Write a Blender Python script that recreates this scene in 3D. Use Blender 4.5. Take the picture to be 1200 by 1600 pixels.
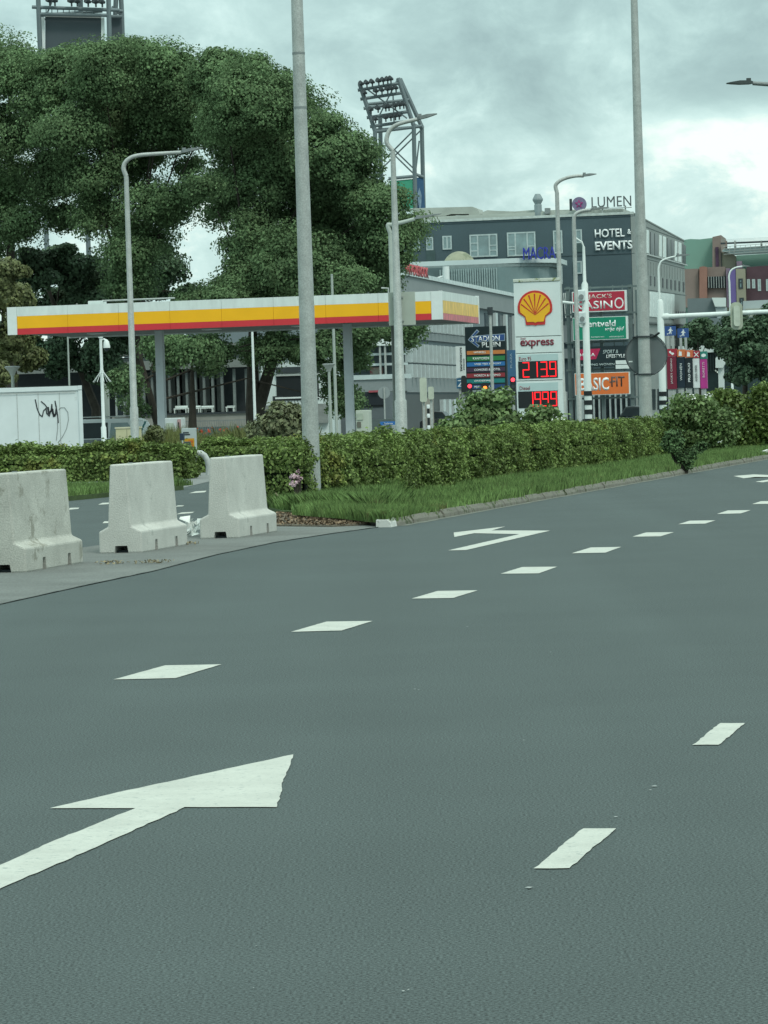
import bpy, bmesh, math, random
import numpy as np
from mathutils import Vector, Matrix
random.seed(7); rng = np.random.default_rng(11)
sc = bpy.context.scene
for o in list(bpy.data.objects): bpy.data.objects.remove(o)
PI = math.pi
# ------------------------------------------------------------------ camera
F, W2, H2 = 5333.0, 600.0, 800.0
PITCH, ROLL, CH = 0.0294, 0.031, 1.5
fwd = Vector((0, math.cos(PITCH), -math.sin(PITCH)))
u0_ = Vector((0, math.sin(PITCH), math.cos(PITCH))); r0_ = Vector((1, 0, 0))
right = r0_ * math.cos(ROLL) - u0_ * math.sin(ROLL)
up = u0_ * math.cos(ROLL) + r0_ * math.sin(ROLL)
EYE = Vector((0, 0, CH))
cd = bpy.data.cameras.new('camera'); cam = bpy.data.objects.new('camera', cd)
sc.collection.objects.link(cam); sc.camera = cam
cd.sensor_fit = 'VERTICAL'; cd.sensor_height = 36; cd.lens = 36 * F / 1600
cd.clip_start = 0.5; cd.clip_end = 5000
M = Matrix((right, up, -fwd)).transposed().to_4x4(); M.translation = EYE
cam.matrix_world = M
# ------------------------------------------------------------------ light
SUN_EL, SUN_AZ = math.radians(50), math.radians(150)   # azimuth from +Y, clockwise
w = bpy.data.worlds.new('World'); sc.world = w; w.use_nodes = True
nt = w.node_tree; nt.nodes.clear(); N = nt.nodes.new; LK = nt.links.new
def nd(t, **k):
    n = N(t)
    for a, b in k.items(): setattr(n, a, b)
    return n
out = nd('ShaderNodeOutputWorld'); mix = nd('ShaderNodeMixShader')
b1 = nd('ShaderNodeBackground'); b2 = nd('ShaderNodeBackground')
sky = nd('ShaderNodeTexSky', sky_type='NISHITA', sun_disc=False, sun_elevation=SUN_EL, sun_rotation=SUN_AZ)
b1.inputs[1].default_value = 0.10; b2.inputs[1].default_value = 1.0
LK(sky.outputs[0], b1.inputs[0])
tc = nd('ShaderNodeTexCoord')
def wmath(op, a, b=None, c=None):
    n = nd('ShaderNodeMath', operation=op)
    for i, x in enumerate((a, b, c)):
        if x is None: continue
        if isinstance(x, (int, float)): n.inputs[i].default_value = x
        else: LK(x, n.inputs[i])
    return n.outputs[0]
def wnoise(scale, loc, det, rough, dist=0.0, s=1.0):
    mp = nd('ShaderNodeMapping'); mp.inputs['Scale'].default_value = scale; mp.inputs['Location'].default_value = loc
    LK(tc.outputs['Generated'], mp.inputs[0])
    n = nd('ShaderNodeTexNoise'); n.inputs['Scale'].default_value = s; n.inputs['Detail'].default_value = det
    n.inputs['Roughness'].default_value = rough; n.inputs['Distortion'].default_value = dist
    LK(mp.outputs[0], n.inputs[0]); return n.outputs[0]
def wramp(fac, stops, interp='EASE'):
    r = nd('ShaderNodeValToRGB'); r.color_ramp.interpolation = interp
    e = r.color_ramp.elements
    e[0].position, e[0].color = stops[0][0], (*stops[0][1], 1)
    e[1].position, e[1].color = stops[-1][0], (*stops[-1][1], 1)
    for p, c in stops[1:-1]:
        x = e.new(p); x.color = (*c, 1)
    LK(fac, r.inputs[0]); return r.outputs[0]
sep = nd('ShaderNodeSeparateXYZ'); LK(tc.outputs['Generated'], sep.inputs[0])
elev = sep.outputs[2]
big = wnoise((12, 12, 24), (3.1, 0.4, 1.35), 9, 0.55, 0.4)
puff = wnoise((34, 34, 46), (7.7, 2.1, 0.0), 10, 0.62, 0.3)
# a cloud deck: pale near the horizon, a grey-bellied bank above it, brighter overhead
deck = wramp(elev, [(0.0, (.76,)*3), (.05, (.75,)*3), (.074, (.70,)*3), (.088, (.47,)*3), (.13, (.46,)*3), (.4, (.62,)*3), (1.0, (.9,)*3)], 'LINEAR')
dk = wmath('MULTIPLY', wmath('SUBTRACT', big, 0.5), 1.15)
tone = wmath('ADD', deck, dk)
tone = wmath('ADD', tone, wmath('MULTIPLY', wmath('SUBTRACT', puff, 0.5), 1.35))
def cloudlump(u, v, wpx, hpx, amt, nz):
    d = (fwd + right * ((u - W2) / F) - up * ((v - H2) / F)).normalized()
    s_ = nd('ShaderNodeVectorMath', operation='SUBTRACT'); LK(tc.outputs['Generated'], s_.inputs[0]); s_.inputs[1].default_value = d
    m_ = nd('ShaderNodeVectorMath', operation='MULTIPLY'); LK(s_.outputs[0], m_.inputs[0]); m_.inputs[1].default_value = (F / wpx, F / wpx, F / hpx)
    l_ = nd('ShaderNodeVectorMath', operation='LENGTH'); LK(m_.outputs[0], l_.inputs[0])
    e_ = wmath('ADD', l_.outputs['Value'], wmath('MULTIPLY', wmath('SUBTRACT', nz, .5), 2.2))
    r_ = nd('ShaderNodeMapRange', interpolation_type='SMOOTHSTEP'); LK(e_, r_.inputs[0]); r_.inputs[1].default_value = .35; r_.inputs[2].default_value = 1.25; r_.inputs[3].default_value = amt; r_.inputs[4].default_value = 0
    return r_.outputs[0]
tone = wmath('ADD', tone, cloudlump(1130, 270, 230, 120, .20, puff))
tone = wmath('ADD', tone, cloudlump(1000, 130, 380, 75, -.13, big))
tone = wmath('ADD', tone, cloudlump(150, 60, 420, 170, .12, puff))
col = wramp(tone, [(0.15, (.28, .405, .405)), (.42, (.35, .50, .49)), (.62, (.43, .60, .58)), (.80, (.54, .72, .69)), (.95, (.78, .88, .81))], 'LINEAR')
# brightness of an overcast vault rises towards the zenith
vault = wmath('ADD', wmath('MULTIPLY', wmath('MAXIMUM', elev, 0.0), 1.1), 1.10)
vm = nd('ShaderNodeVectorMath', operation='SCALE'); LK(col, vm.inputs[0]); LK(vault, vm.inputs[3])
LK(vm.outputs[0], b2.inputs[0])
mix.inputs[0].default_value = 0.95
LK(b1.outputs[0], mix.inputs[1]); LK(b2.outputs[0], mix.inputs[2]); LK(mix.outputs[0], out.inputs[0])
sd = bpy.data.lights.new('sun', 'SUN'); sd.energy = 1.4; sd.angle = math.radians(14); sd.color = (1.0, 0.97, 0.88)
so = bpy.data.objects.new('sun', sd); sc.collection.objects.link(so)
sv = Vector((math.sin(SUN_AZ) * math.cos(SUN_EL), math.cos(SUN_AZ) * math.cos(SUN_EL), math.sin(SUN_EL)))
so.rotation_euler = sv.to_track_quat('Z', 'Y').to_euler()
vs = sc.view_settings; vs.view_transform = 'Standard'; vs.look = 'None'; vs.exposure = 0.12; vs.gamma = 1.0; vs.use_curve_mapping = False
sc.render.engine = 'CYCLES'; sc.cycles.max_bounces = 6; sc.cycles.use_denoising = True
# ------------------------------------------------------------------ picture to place
def ray(u, v): return fwd + right * ((u - W2) / F) - up * ((v - H2) / F)
def P(u, v, Y):
    d = ray(u, v); return EYE + d * (Y / d.y)
def G(u, v, z=0.0):
    d = ray(u, v); return EYE + d * ((z - CH) / d.z)
class Plane:
    """a vertical plane through a ground point, local x along angle a"""
    def __init__(s, x, y, a=0.0):
        s.o = Vector((x, y, 0)); s.a = a
        s.dx = Vector((math.cos(a), math.sin(a), 0)); s.n = Vector((-math.sin(a), math.cos(a), 0))
    def at(s, u, v, dy=0.0):
        d = ray(u, v); o = s.o + s.n * dy
        t = (o - EYE).dot(s.n) / d.dot(s.n); p = EYE + d * t
        return (p - s.o).dot(s.dx), p.z
    def rect(s, u0, v0, u1, v1, dy=0.0):
        um, vm_ = (u0 + u1) / 2, (v0 + v1) / 2
        return s.at(u0, vm_, dy)[0], s.at(u1, vm_, dy)[0], s.at(um, v1, dy)[1], s.at(um, v0, dy)[1]
# ------------------------------------------------------------------ materials
MATS = {}
def mat(name, col, rough=0.8, var=0.15, scale=3.0, bump=0.0, bscale=60.0, metal=0.0, col2=None, spec=0.35, island=0.0, trans=0.0,
        emit=None, estr=0.0, stretch=(1, 1, 1), fine=0.0, fscale=150.0, patch=None, streak=0.0, fdet=3):
    if name in MATS: return MATS[name]
    m = bpy.data.materials.new(name); m.use_nodes = True; t = m.node_tree; t.nodes.clear()
    def n(ty, **k):
        x = t.nodes.new(ty)
        for a, b in k.items(): setattr(x, a, b)
        return x
    L = t.links.new
    o = n('ShaderNodeOutputMaterial'); p = n('ShaderNodeBsdfPrincipled')
    p.inputs['Roughness'].default_value = rough; p.inputs['Metallic'].default_value = metal
    p.inputs['Specular IOR Level'].default_value = spec
    co = n('ShaderNodeTexCoord'); mp = n('ShaderNodeMapping'); mp.inputs['Scale'].default_value = stretch
    L(co.outputs['Object'], mp.inputs[0])
    nz = n('ShaderNodeTexNoise'); nz.inputs['Scale'].default_value = scale; nz.inputs['Detail'].default_value = 6
    nz.inputs['Roughness'].default_value = 0.6
    L(mp.outputs[0], nz.inputs[0])
    c2 = col2 if col2 else tuple(c * (1 - var) for c in col)
    c1 = col if col2 else tuple(min(1, c * (1 + var)) for c in col)
    r = n('ShaderNodeValToRGB'); r.color_ramp.elements[0].position = .33; r.color_ramp.elements[1].position = .67
    r.color_ramp.elements[0].color = (*c2, 1); r.color_ramp.elements[1].color = (*c1, 1)
    L(nz.outputs[0], r.inputs[0]); cur = r.outputs[0]
    if patch:                                    # (colour, scale, threshold): blotches of their own
        n3 = n('ShaderNodeTexNoise'); n3.inputs['Scale'].default_value = patch[1]; n3.inputs['Detail'].default_value = 8
        n3.inputs['Roughness'].default_value = 0.7
        L(mp.outputs[0], n3.inputs[0])
        mr = n('ShaderNodeMapRange'); mr.inputs[1].default_value = patch[2]; mr.inputs[2].default_value = patch[2] + .07
        L(n3.outputs[0], mr.inputs[0])
        mx = n('ShaderNodeMix', data_type='RGBA'); L(mr.outputs[0], mx.inputs[0]); L(cur, mx.inputs[6]); mx.inputs[7].default_value = (*patch[0], 1)
        cur = mx.outputs[2]
    if streak:                                   # tyre polished lanes running with the road
        m4 = n('ShaderNodeMapping'); m4.inputs['Rotation'].default_value = (0, 0, 0.215); m4.inputs['Scale'].default_value = (.75, .018, 1)
        L(co.outputs['Object'], m4.inputs[0]); n4 = n('ShaderNodeTexNoise'); n4.inputs['Scale'].default_value = 1; n4.inputs['Detail'].default_value = 4; L(m4.outputs[0], n4.inputs[0])
        m5 = n('ShaderNodeMapRange'); m5.inputs[1].default_value = .3; m5.inputs[2].default_value = .7; m5.inputs[3].default_value = 1 - streak; m5.inputs[4].default_value = 1 + streak; L(n4.outputs[0], m5.inputs[0])
        v4 = n('ShaderNodeVectorMath', operation='SCALE'); L(cur, v4.inputs[0]); L(m5.outputs[0], v4.inputs[3]); cur = v4.outputs[0]
    if fine:
        n2 = n('ShaderNodeTexNoise'); n2.inputs['Scale'].default_value = fscale; n2.inputs['Detail'].default_value = fdet; n2.inputs['Roughness'].default_value = .65
        L(co.outputs['Object'], n2.inputs[0])
        ml = n('ShaderNodeMapRange'); hw_ = .10 if fdet > 3 else .2; ml.inputs[1].default_value = .5 - hw_; ml.inputs[2].default_value = .5 + hw_
        ml.inputs[3].default_value = 1 - fine; ml.inputs[4].default_value = 1 + fine
        L(n2.outputs[0], ml.inputs[0])
        vm2 = n('ShaderNodeVectorMath', operation='SCALE'); L(cur, vm2.inputs[0]); L(ml.outputs[0], vm2.inputs[3]); cur = vm2.outputs[0]
    if island:
        g = n('ShaderNodeNewGeometry'); ml = n('ShaderNodeMapRange'); ml.inputs[3].default_value = 1 - island; ml.inputs[4].default_value = 1 + island
        L(g.outputs['Random Per Island'], ml.inputs[0])
        vm2 = n('ShaderNodeVectorMath', operation='SCALE'); L(cur, vm2.inputs[0]); L(ml.outputs[0], vm2.inputs[3]); cur = vm2.outputs[0]
    L(cur, p.inputs['Base Color'])
    if emit:
        p.inputs['Emission Color'].default_value = (*emit, 1); p.inputs['Emission Strength'].default_value = estr
    if bump:
        nb = n('ShaderNodeTexNoise'); nb.inputs['Scale'].default_value = bscale; nb.inputs['Detail'].default_value = 4
        L(co.outputs['Object'], nb.inputs[0])
        bp = n('ShaderNodeBump'); bp.inputs['Strength'].default_value = bump; bp.inputs['Distance'].default_value = 0.02
        L(nb.outputs[0], bp.inputs['Height']); L(bp.outputs[0], p.inputs['Normal'])
    sh = p.outputs[0]
    if trans:
        tr = n('ShaderNodeBsdfTranslucent'); L(cur, tr.inputs[0]); mx = n('ShaderNodeMixShader'); mx.inputs[0].default_value = trans
        L(sh, mx.inputs[1]); L(tr.outputs[0], mx.inputs[2]); sh = mx.outputs[0]
    L(sh, o.inputs[0]); MATS[name] = m; return m
# ------------------------------------------------------------------ objects
C = sc.collection
def tag(o, label=None, cat=None, group=None, kind=None):
    if label: o['label'] = label
    if cat: o['category'] = cat
    if group: o['group'] = group
    if kind: o['kind'] = kind
    return o
def thing(name, label, cat, loc=(0, 0, 0), rz=0.0, group=None):
    o = bpy.data.objects.new(name, None); C.objects.link(o); o.location = loc; o.rotation_euler = (0, 0, rz)
    o.empty_display_size = 0.3
    return tag(o, label, cat, group)
class MB:
    def __init__(s): s.v = []; s.f = []
    def add(s, vs, fs):
        b = len(s.v); s.v += [tuple(x) for x in vs]; s.f += [tuple(i + b for i in f) for f in fs]; return s
    def box(s, x0, x1, y0, y1, z0, z1):
        return s.add([(x0, y0, z0), (x1, y0, z0), (x1, y1, z0), (x0, y1, z0), (x0, y0, z1), (x1, y0, z1), (x1, y1, z1), (x0, y1, z1)],
                     [(3, 2, 1, 0), (4, 5, 6, 7), (0, 1, 5, 4), (1, 2, 6, 5), (2, 3, 7, 6), (3, 0, 4, 7)])
    def quad(s, *p): return s.add(p, [tuple(range(len(p)))])
    def tube(s, pts, rs, n=10, cap=True):
        pts = [Vector(p) for p in pts]
        if isinstance(rs, (int, float)): rs = [rs] * len(pts)
        vs, fs = [], []; ref = None
        for i, p in enumerate(pts):
            d = (pts[min(i + 1, len(pts) - 1)] - pts[max(i - 1, 0)]).normalized()
            if ref is None: ref = Vector((0, 1, 0)) if abs(d.y) < .9 else Vector((1, 0, 0))
            a = d.cross(ref).normalized(); b = d.cross(a).normalized()
            ref = a.cross(d) * -1 if False else ref
            for k in range(n):
                t = 2 * PI * k / n; vs.append(p + a * (math.cos(t) * rs[i]) + b * (math.sin(t) * rs[i]))
        for i in range(len(pts) - 1):
            for k in range(n):
                k2 = (k + 1) % n; fs.append((i * n + k, i * n + k2, (i + 1) * n + k2, (i + 1) * n + k))
        if cap: fs += [tuple(range(n))[::-1], tuple((len(pts) - 1) * n + k for k in range(n))]
        return s.add(vs, fs)
    def prism(s, poly, y0, y1):                      # poly in x,z extruded along y
        n = len(poly)
        vs = [(x, y0, z) for x, z in poly] + [(x, y1, z) for x, z in poly]
        fs = [tuple(range(n)), tuple(range(n, 2 * n))[::-1]] + [(i, i + n, (i + 1) % n + n, (i + 1) % n) for i in range(n)]
        return s.add(vs, fs)
    def slab(s, poly, z0, z1):                       # poly in x,y extruded up
        n = len(poly)
        vs = [(x, y, z0) for x, y in poly] + [(x, y, z1) for x, y in poly]
        fs = [tuple(range(n))[::-1], tuple(range(n, 2 * n))] + [(i, (i + 1) % n, (i + 1) % n + n, i + n) for i in range(n)]
        return s.add(vs, fs)
    def disc(s, cx, cz, r, y0, y1, n=32):
        return s.prism([(cx + r * math.cos(2 * PI * k / n), cz + r * math.sin(2 * PI * k / n)) for k in range(n)], y0, y1)
    def build(s, name, m, parent=None, smooth=False, bevel=0.0):
        me = bpy.data.meshes.new(name); me.from_pydata(s.v, [], s.f); me.update()
        bm = bmesh.new(); bm.from_mesh(me); bmesh.ops.recalc_face_normals(bm, faces=bm.faces)
        if bevel: bmesh.ops.bevel(bm, geom=list(bm.edges), offset=bevel, segments=2, affect='EDGES', profile=.5)
        bm.to_mesh(me); bm.free()
        me.materials.append(m)
        if smooth:
            for p in me.polygons: p.use_smooth = True
            try: me.set_sharp_from_angle(angle=math.radians(40))
            except Exception: pass
        o = bpy.data.objects.new(name, me); C.objects.link(o)
        if parent: o.parent = parent
        return o
def link_copy(src, name, parent, loc=(0, 0, 0), rz=0.0):
    o = bpy.data.objects.new(name, src.data); C.objects.link(o); o.parent = parent; o.location = loc; o.rotation_euler = (0, 0, rz); return o
def lettering(body, m, parent, x0, x1, z0, z1, y=-0.02, name='lettering', bold=0.0, depth=0.01, rot=0, shear=0.0, space=1.0):
    """flat letters standing on the local xz plane facing -y, stretched into the given box; rot = quarter turns"""
    cu = bpy.data.curves.new(name, 'FONT'); cu.body = body; cu.size = 1; cu.offset = bold; cu.shear = shear; cu.space_character = space
    cu.resolution_u = 3
    t = bpy.data.objects.new('t', cu); me = bpy.data.meshes.new_from_object(t); bpy.data.objects.remove(t)
    n = len(me.vertices); a = np.empty(n * 3); me.vertices.foreach_get('co', a); a = a.reshape(-1, 3)
    X, Z = a[:, 0].copy(), a[:, 1].copy()
    if rot == 1: X, Z = -Z, X.copy()
    if rot == 3: X, Z = Z, -X.copy()
    X = x0 + (X - X.min()) / (X.max() - X.min()) * (x1 - x0); Z = z0 + (Z - Z.min()) / (Z.max() - Z.min()) * (z1 - z0)
    me.vertices.foreach_set('co', np.stack([X, np.full(n, y), Z], 1).ravel())
    bm = bmesh.new(); bm.from_mesh(me)
    if depth:
        g = bmesh.ops.extrude_face_region(bm, geom=list(bm.faces))
        for v in g['geom']:
            if isinstance(v, bmesh.types.BMVert): v.co.y -= depth
    bmesh.ops.recalc_face_normals(bm, faces=bm.faces); bm.to_mesh(me); bm.free()
    me.materials.clear(); me.materials.append(m); me.name = name
    o = bpy.data.objects.new(name, me); C.objects.link(o)
    if parent: o.parent = parent
    return o
def raw_mesh(name, V, Fc, m, parent=None, smooth=False):
    """V (n,3), Fc (k,c) numpy arrays"""
    me = bpy.data.meshes.new(name); k, c = Fc.shape
    me.vertices.add(len(V)); me.vertices.foreach_set('co', V.astype(np.float32).ravel())
    me.loops.add(k * c); me.loops.foreach_set('vertex_index', Fc.astype(np.int32).ravel())
    me.polygons.add(k); me.polygons.foreach_set('loop_start', np.arange(0, k * c, c, dtype=np.int32))
    me.update(calc_edges=True); me.validate(); me.materials.append(m)
    o = bpy.data.objects.new(name, me); C.objects.link(o)
    if parent: o.parent = parent
    return o
def unit(a): return a / np.maximum(np.linalg.norm(a, axis=1, keepdims=True), 1e-9)
def leaves(name, cen, nor, size, m, parent=None, aspect=0.6, jit=0.8, tri=False):
    n = len(cen); nn = unit(nor + rng.normal(size=(n, 3)) * jit)
    a = unit(np.cross(nn, rng.normal(size=(n, 3)))); b = np.cross(nn, a)
    s = size * rng.uniform(.6, 1.35, (n, 1)); fold = nn * s * .18
    V = np.stack([cen - a * s * .5, cen - b * s * .5 * aspect + fold, cen + a * s * .5, cen + b * s * .5 * aspect + fold], 1).reshape(-1, 3)
    return raw_mesh(name, V, np.arange(4 * n).reshape(-1, 4), m, parent)
def wob(p, f=1.0, seed=0.0):
    x, y, z = p[:, 0] * f, p[:, 1] * f, p[:, 2] * f
    return (np.sin(x * 1.7 + 1.3 * np.sin(y * 1.1 + seed) + seed) + np.sin(y * 2.3 + 1.1 * np.sin(z * 1.9 + seed * 2) + seed * 1.7) + np.sin(z * 2.9 + 1.7 * np.sin(x * 1.3) + seed * .6)) / 3

TH = 0.215                                     # bearing of the road
A = -0.20                                      # facades square to the road
D = Vector((math.sin(TH), math.cos(TH), 0)); Nn = Vector((math.cos(TH), -math.sin(TH), 0))
# palette
asphalt = mat('asphalt', (.060, .077, .076), .9, .06, .5, bump=.15, bscale=170, fine=.55, fscale=105, fdet=5, streak=.07, spec=.3, patch=((.15, .17, .165), 90, .69))
old_asphalt = mat('old_asphalt', (.138, .148, .140), .95, .15, .9, bump=.4, bscale=90, fine=.30, fscale=45)
paint_road = mat('road_paint', (.45, .46, .415), .7, .08, 4, fine=.08, fscale=120, bump=.2, bscale=120, patch=((.25, .28, .265), 30, .575))
soil = mat('soil', (.10, .085, .062), .95, .35, 5, fine=.4, fscale=40)
grassland = mat('grassland', (.055, .085, .030), .95, .3, 1.2, fine=.3, fscale=30)
paving = mat('paving', (.17, .18, .175), .9, .12, 2, fine=.15, fscale=60)
kerbm = mat('kerb_concrete', (.165, .162, .135), .95, .28, 4, fine=.25, fscale=60, bump=.4, bscale=60, patch=((.06, .075, .04), 4, .53))
concrete = mat('concrete', (.47, .475, .44), .9, .10, 2.2, fine=.16, fscale=70, bump=.3, bscale=60, patch=((.38, .39, .36), 3.5, .60))
concrete_old = mat('concrete_stained', (.41, .415, .375), .9, .14, 2.0, fine=.2, fscale=60, bump=.3, bscale=60, patch=((.27, .27, .23), 2.6, .56))
galv = mat('galvanised', (.37, .395, .38), .55, .12, 5, fine=.22, fscale=45, metal=.25)
galv_dark = mat('galvanised_dark', (.20, .225, .225), .6, .1, 5, metal=.2)
greypaint = mat('grey_paint', (.33, .37, .34), .6, .08, 2.5)
white = mat('white_paint', (.66, .71, .70), .5, .05, 3)
white_dirty = mat('white_dirty', (.62, .68, .66), .6, .08, 2, patch=((.45, .50, .47), 1.4, .62), stretch=(2, 2, .4))
yellow = mat('yellow', (.84, .43, .008), .45, .04, 1)
red = mat('red', (.55, .035, .045), .45, .05, 1)
black = mat('black', (.012, .016, .018), .5, .1, 4)
dark = mat('dark_grey', (.035, .045, .05), .7, .15, 3)
glassm = mat('glass', (.16, .24, .25), .08, .25, .9, spec=.8)
glass_dark = mat('dark_glass', (.018, .028, .032), .3, .3, 1.2, spec=.3)
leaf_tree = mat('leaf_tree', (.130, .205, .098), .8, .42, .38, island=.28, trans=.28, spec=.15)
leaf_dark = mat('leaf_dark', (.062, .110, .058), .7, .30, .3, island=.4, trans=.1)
leaf_yel = mat('leaf_yellow', (.12, .14, .055), .6, .25, .5, island=.35, trans=.15)
leaf_hedge = mat('leaf_hedge', (.150, .215, .064), .6, .35, 1.1, island=.55, trans=.22, spec=.2, patch=((.20, .22, .06), .7, .57))
leaf_shrub = mat('leaf_shrub', (.15, .225, .085), .6, .25, 1.2, island=.45, trans=.2)
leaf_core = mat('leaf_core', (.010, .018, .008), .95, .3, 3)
grassm = mat('grass_blade', (.150, .235, .080), .7, .3, 1.3, island=.5, trans=.2, spec=.15, patch=((.16, .17, .07), 1.6, .6))
grass_dry = mat('grass_dry', (.15, .17, .06), .7, .3, .8, island=.4, trans=.2)
bark = mat('bark', (.045, .04, .032), .95, .3, 3, bump=.4, bscale=12)

# ------------------------------------------------------------------ ground
MB().quad((-700, -60, -.06), (700, -60, -.06), (700, 1500, -.06), (-700, 1500, -.06)).build('ground', paving)['kind'] = 'structure'
def strip(pts): return [(p.x, p.y) for p in pts]
p0 = Vector((0, 0, 0))
def RD(s, t): q = D * s + Nn * t; return (q.x, q.y)          # along, across the road
roadpoly = [RD(-30, -22), RD(-30, 40), RD(330, 40), RD(330, -22)]
road = MB().add([(x, y, 0) for x, y in roadpoly], [tuple(range(len(roadpoly)))]).build('road', asphalt); road['kind'] = 'structure'
ap = [G(-260, 1000), G(0, 945), G(120, 918.5), G(240, 893), G(340, 867), G(430, 848), G(520, 834), G(600, 823), G(590, 815), G(430, 800), G(410, 790), G(330, 832), G(165, 851), G(0, 875), G(-260, 908)]
apron = MB().add([(p.x, p.y, .006) for p in ap], [tuple(range(len(ap)))]).build('apron', old_asphalt); apron['kind'] = 'structure'
# tar seam along the apron edge
sm = MB(); seam = [G(-260, 1000), G(0, 945), G(120, 918.5), G(240, 893), G(340, 867), G(430, 848), G(520, 834), G(600, 823)]
for a_, b_ in zip(seam[:-1], seam[1:]):
    n_ = 8
    for k in range(n_):
        q0, q1 = a_.lerp(b_, k / n_), a_.lerp(b_, (k + 1) / n_); wd = .015 + .02 * random.random()
        sm.quad((q0.x, q0.y, .010), (q1.x, q1.y, .010), (q1.x - wd * .3, q1.y + wd * 2.2, .010), (q0.x - wd * .3, q0.y + wd * 2.2, .010))
sm.build('tar_seam', mat('tar', (.085, .097, .094), .8, .3, 8), apron)
# painted marks -----------------------------------------------------
def mark(name, px, label=None, rough_edge=0.0):
    pts = [G(u, v) for u, v in px]; o = MB()
    poly = []
    for i, a_ in enumerate(pts):
        b_ = pts[(i + 1) % len(pts)]; n_ = max(2, int((b_ - a_).length / .07))
        for k in range(n_):
            q = a_.lerp(b_, k / n_); j = rough_edge
            poly.append((q.x + random.uniform(-j, j), q.y + random.uniform(-j, j) * 1.5))
    m = o.add([(x, y, .004) for x, y in poly] , [tuple(range(len(poly)))])
    me = bpy.data.meshes.new(name); bm = bmesh.new(); vs_ = [bm.verts.new(v) for v in m.v]; bm.faces.new(vs_)
    bmesh.ops.triangulate(bm, faces=bm.faces); bmesh.ops.recalc_face_normals(bm, faces=bm.faces)
    for f in bm.faces:
        if f.normal.z < 0: f.normal_flip()
    bm.to_mesh(me); bm.free(); me.materials.append(paint_road)
    ob = bpy.data.objects.new(name, me); C.objects.link(ob); ob.parent = road
    if label: ob['label'] = label
    return ob
dash_px = [[(178, 1062.5), (258.5, 1040.5), (346, 1039), (274, 1060.5)], [(455, 988), (510, 972), (582.5, 971), (533.5, 986)],
 [(643, 936), (684, 924), (747, 923), (708, 935)], [(782, 897), (816, 886.5), (871, 886), (842, 896.5)],
 [(893, 865), (923, 856), (971, 855), (946, 864)], [(988, 839), (1009, 832.5), (1053, 832), (1032, 838.5)],
 [(1060, 819.5), (1078, 814), (1118, 813.5), (1102, 818.5)], [(1120, 803.5), (1137, 798), (1173, 797.5), (1158, 802.5)],
 [(1175, 788), (1189, 783.5), (1222, 783), (1208, 787.5)]]
for q in dash_px: mark('lane_dash', q, 'wide block dash of the exit lane line', .0025)
for q in [[(834, 1358.5), (911, 1296), (962.5, 1296), (888.5, 1358.5)], [(1082.5, 1165), (1125, 1131), (1164, 1131), (1124, 1165)]]:
    mark('lane_dash', q, 'narrow dash of the near lane line', .004)
a1 = G(1082.5, 1165) - G(834, 1358.5); n1 = G(888.5, 1358.5) - G(834, 1358.5)
for k in (2, 3, 4, 5):
    b_ = G(834, 1358.5) + a1 * k; a2 = a1.normalized()
    o = MB().quad((b_.x, b_.y, .004), (b_.x + n1.x, b_.y + n1.y, .004), (b_.x + n1.x + a2.x, b_.y + n1.y + a2.y, .004), (b_.x + a2.x, b_.y + a2.y, .004)).build('lane_dash', paint_road, road)
mark('turn_arrow', [(-60, 1390), (0, 1353), (77.5+0, 1318), (212, 1264), (77.5, 1264), (200, 1236), (330, 1208), (458, 1180), (450, 1205), (442, 1222), (440, 1240), (432, 1262.5), (290, 1262.5), (150, 1325), (0, 1390), (-60, 1425)],
     'large white arrow head with shaft in the near lane', .004)
mark('turn_arrow', [(700, 860.5), (812, 835), (741, 833.5), (710, 839.5), (709, 832.5), (790, 823), (768, 829.3), (860, 829.5), (728, 860)],
     'white turn arrow painted near the kerb end', .003)
mark('turn_arrow', [(1146, 744), (1162, 747.5), (1180, 745.5), (1215, 745.8), (1215, 743), (1178, 741.5)], 'far white turn arrow at the right edge', .003)
mark('turn_arrow', [(1180, 753), (1192, 754), (1225, 748), (1215, 747.5)], 'lower stroke of the far turn arrow', .002)
for q in [[(105, 797), (122, 795.5), (124, 793.5), (110, 793.8)], [(153, 789), (170, 788), (174, 785.5), (160, 786)], [(275, 804), (300, 802), (304, 800), (284, 801)], [(274, 792), (285, 791.5), (288, 790), (278, 790)], [(295, 771), (320, 769.5), (323, 767), (306, 768)], [(160, 818), (171, 817.5), (174, 815), (163, 815)]]:
    mark('lane_dash', q, 'small white dash on the side road behind the barriers', .003)
fk = MB()
for (u_, v_, r_) in [(a_, b_, c_ * .25) for a_, b_, c_ in [(648, 1078, .02), (654, 1079, .015), (818, 1158, .012), (1022, 1230, .03), (1016, 1236, .015), (962, 1278, .02), (826, 1389, .03), (400, 1480, .006), (630, 1551, .012), (638, 1549, .009), (396, 1546, .006), (278, 1558, .006), (860, 1020, .02), (510, 1290, .006), (730, 980, .02)]]:
    q_ = G(u_, v_); fk.add([(q_.x - r_ * 1.6, q_.y, .005), (q_.x + r_ * .4, q_.y - r_ * 2, .005), (q_.x + r_ * 1.8, q_.y + r_, .0055), (q_.x, q_.y + r_ * 2.4, .0052)], [(0, 1, 2, 3)])
fk = fk.build('pale_grit', mat('grit', (.32, .34, .33), .9), road); fk['kind'] = 'stuff'
# verges -------------------------------------------------------------
k0 = G(590, 821); kl = [G(620, 822), G(700, 804), G(800, 787), G(900, 769), G(1000, 757), G(1100, 738.5), G(1200, 717)]
kd = (kl[-1] - kl[0]).normalized(); kn = Vector((kd.y, -kd.x, 0))       # kn points to the road
KA = kl[0]                                                            # straight kerb line through KA along kd
def K(s, t): q = KA + kd * s + kn * t; return q
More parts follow.
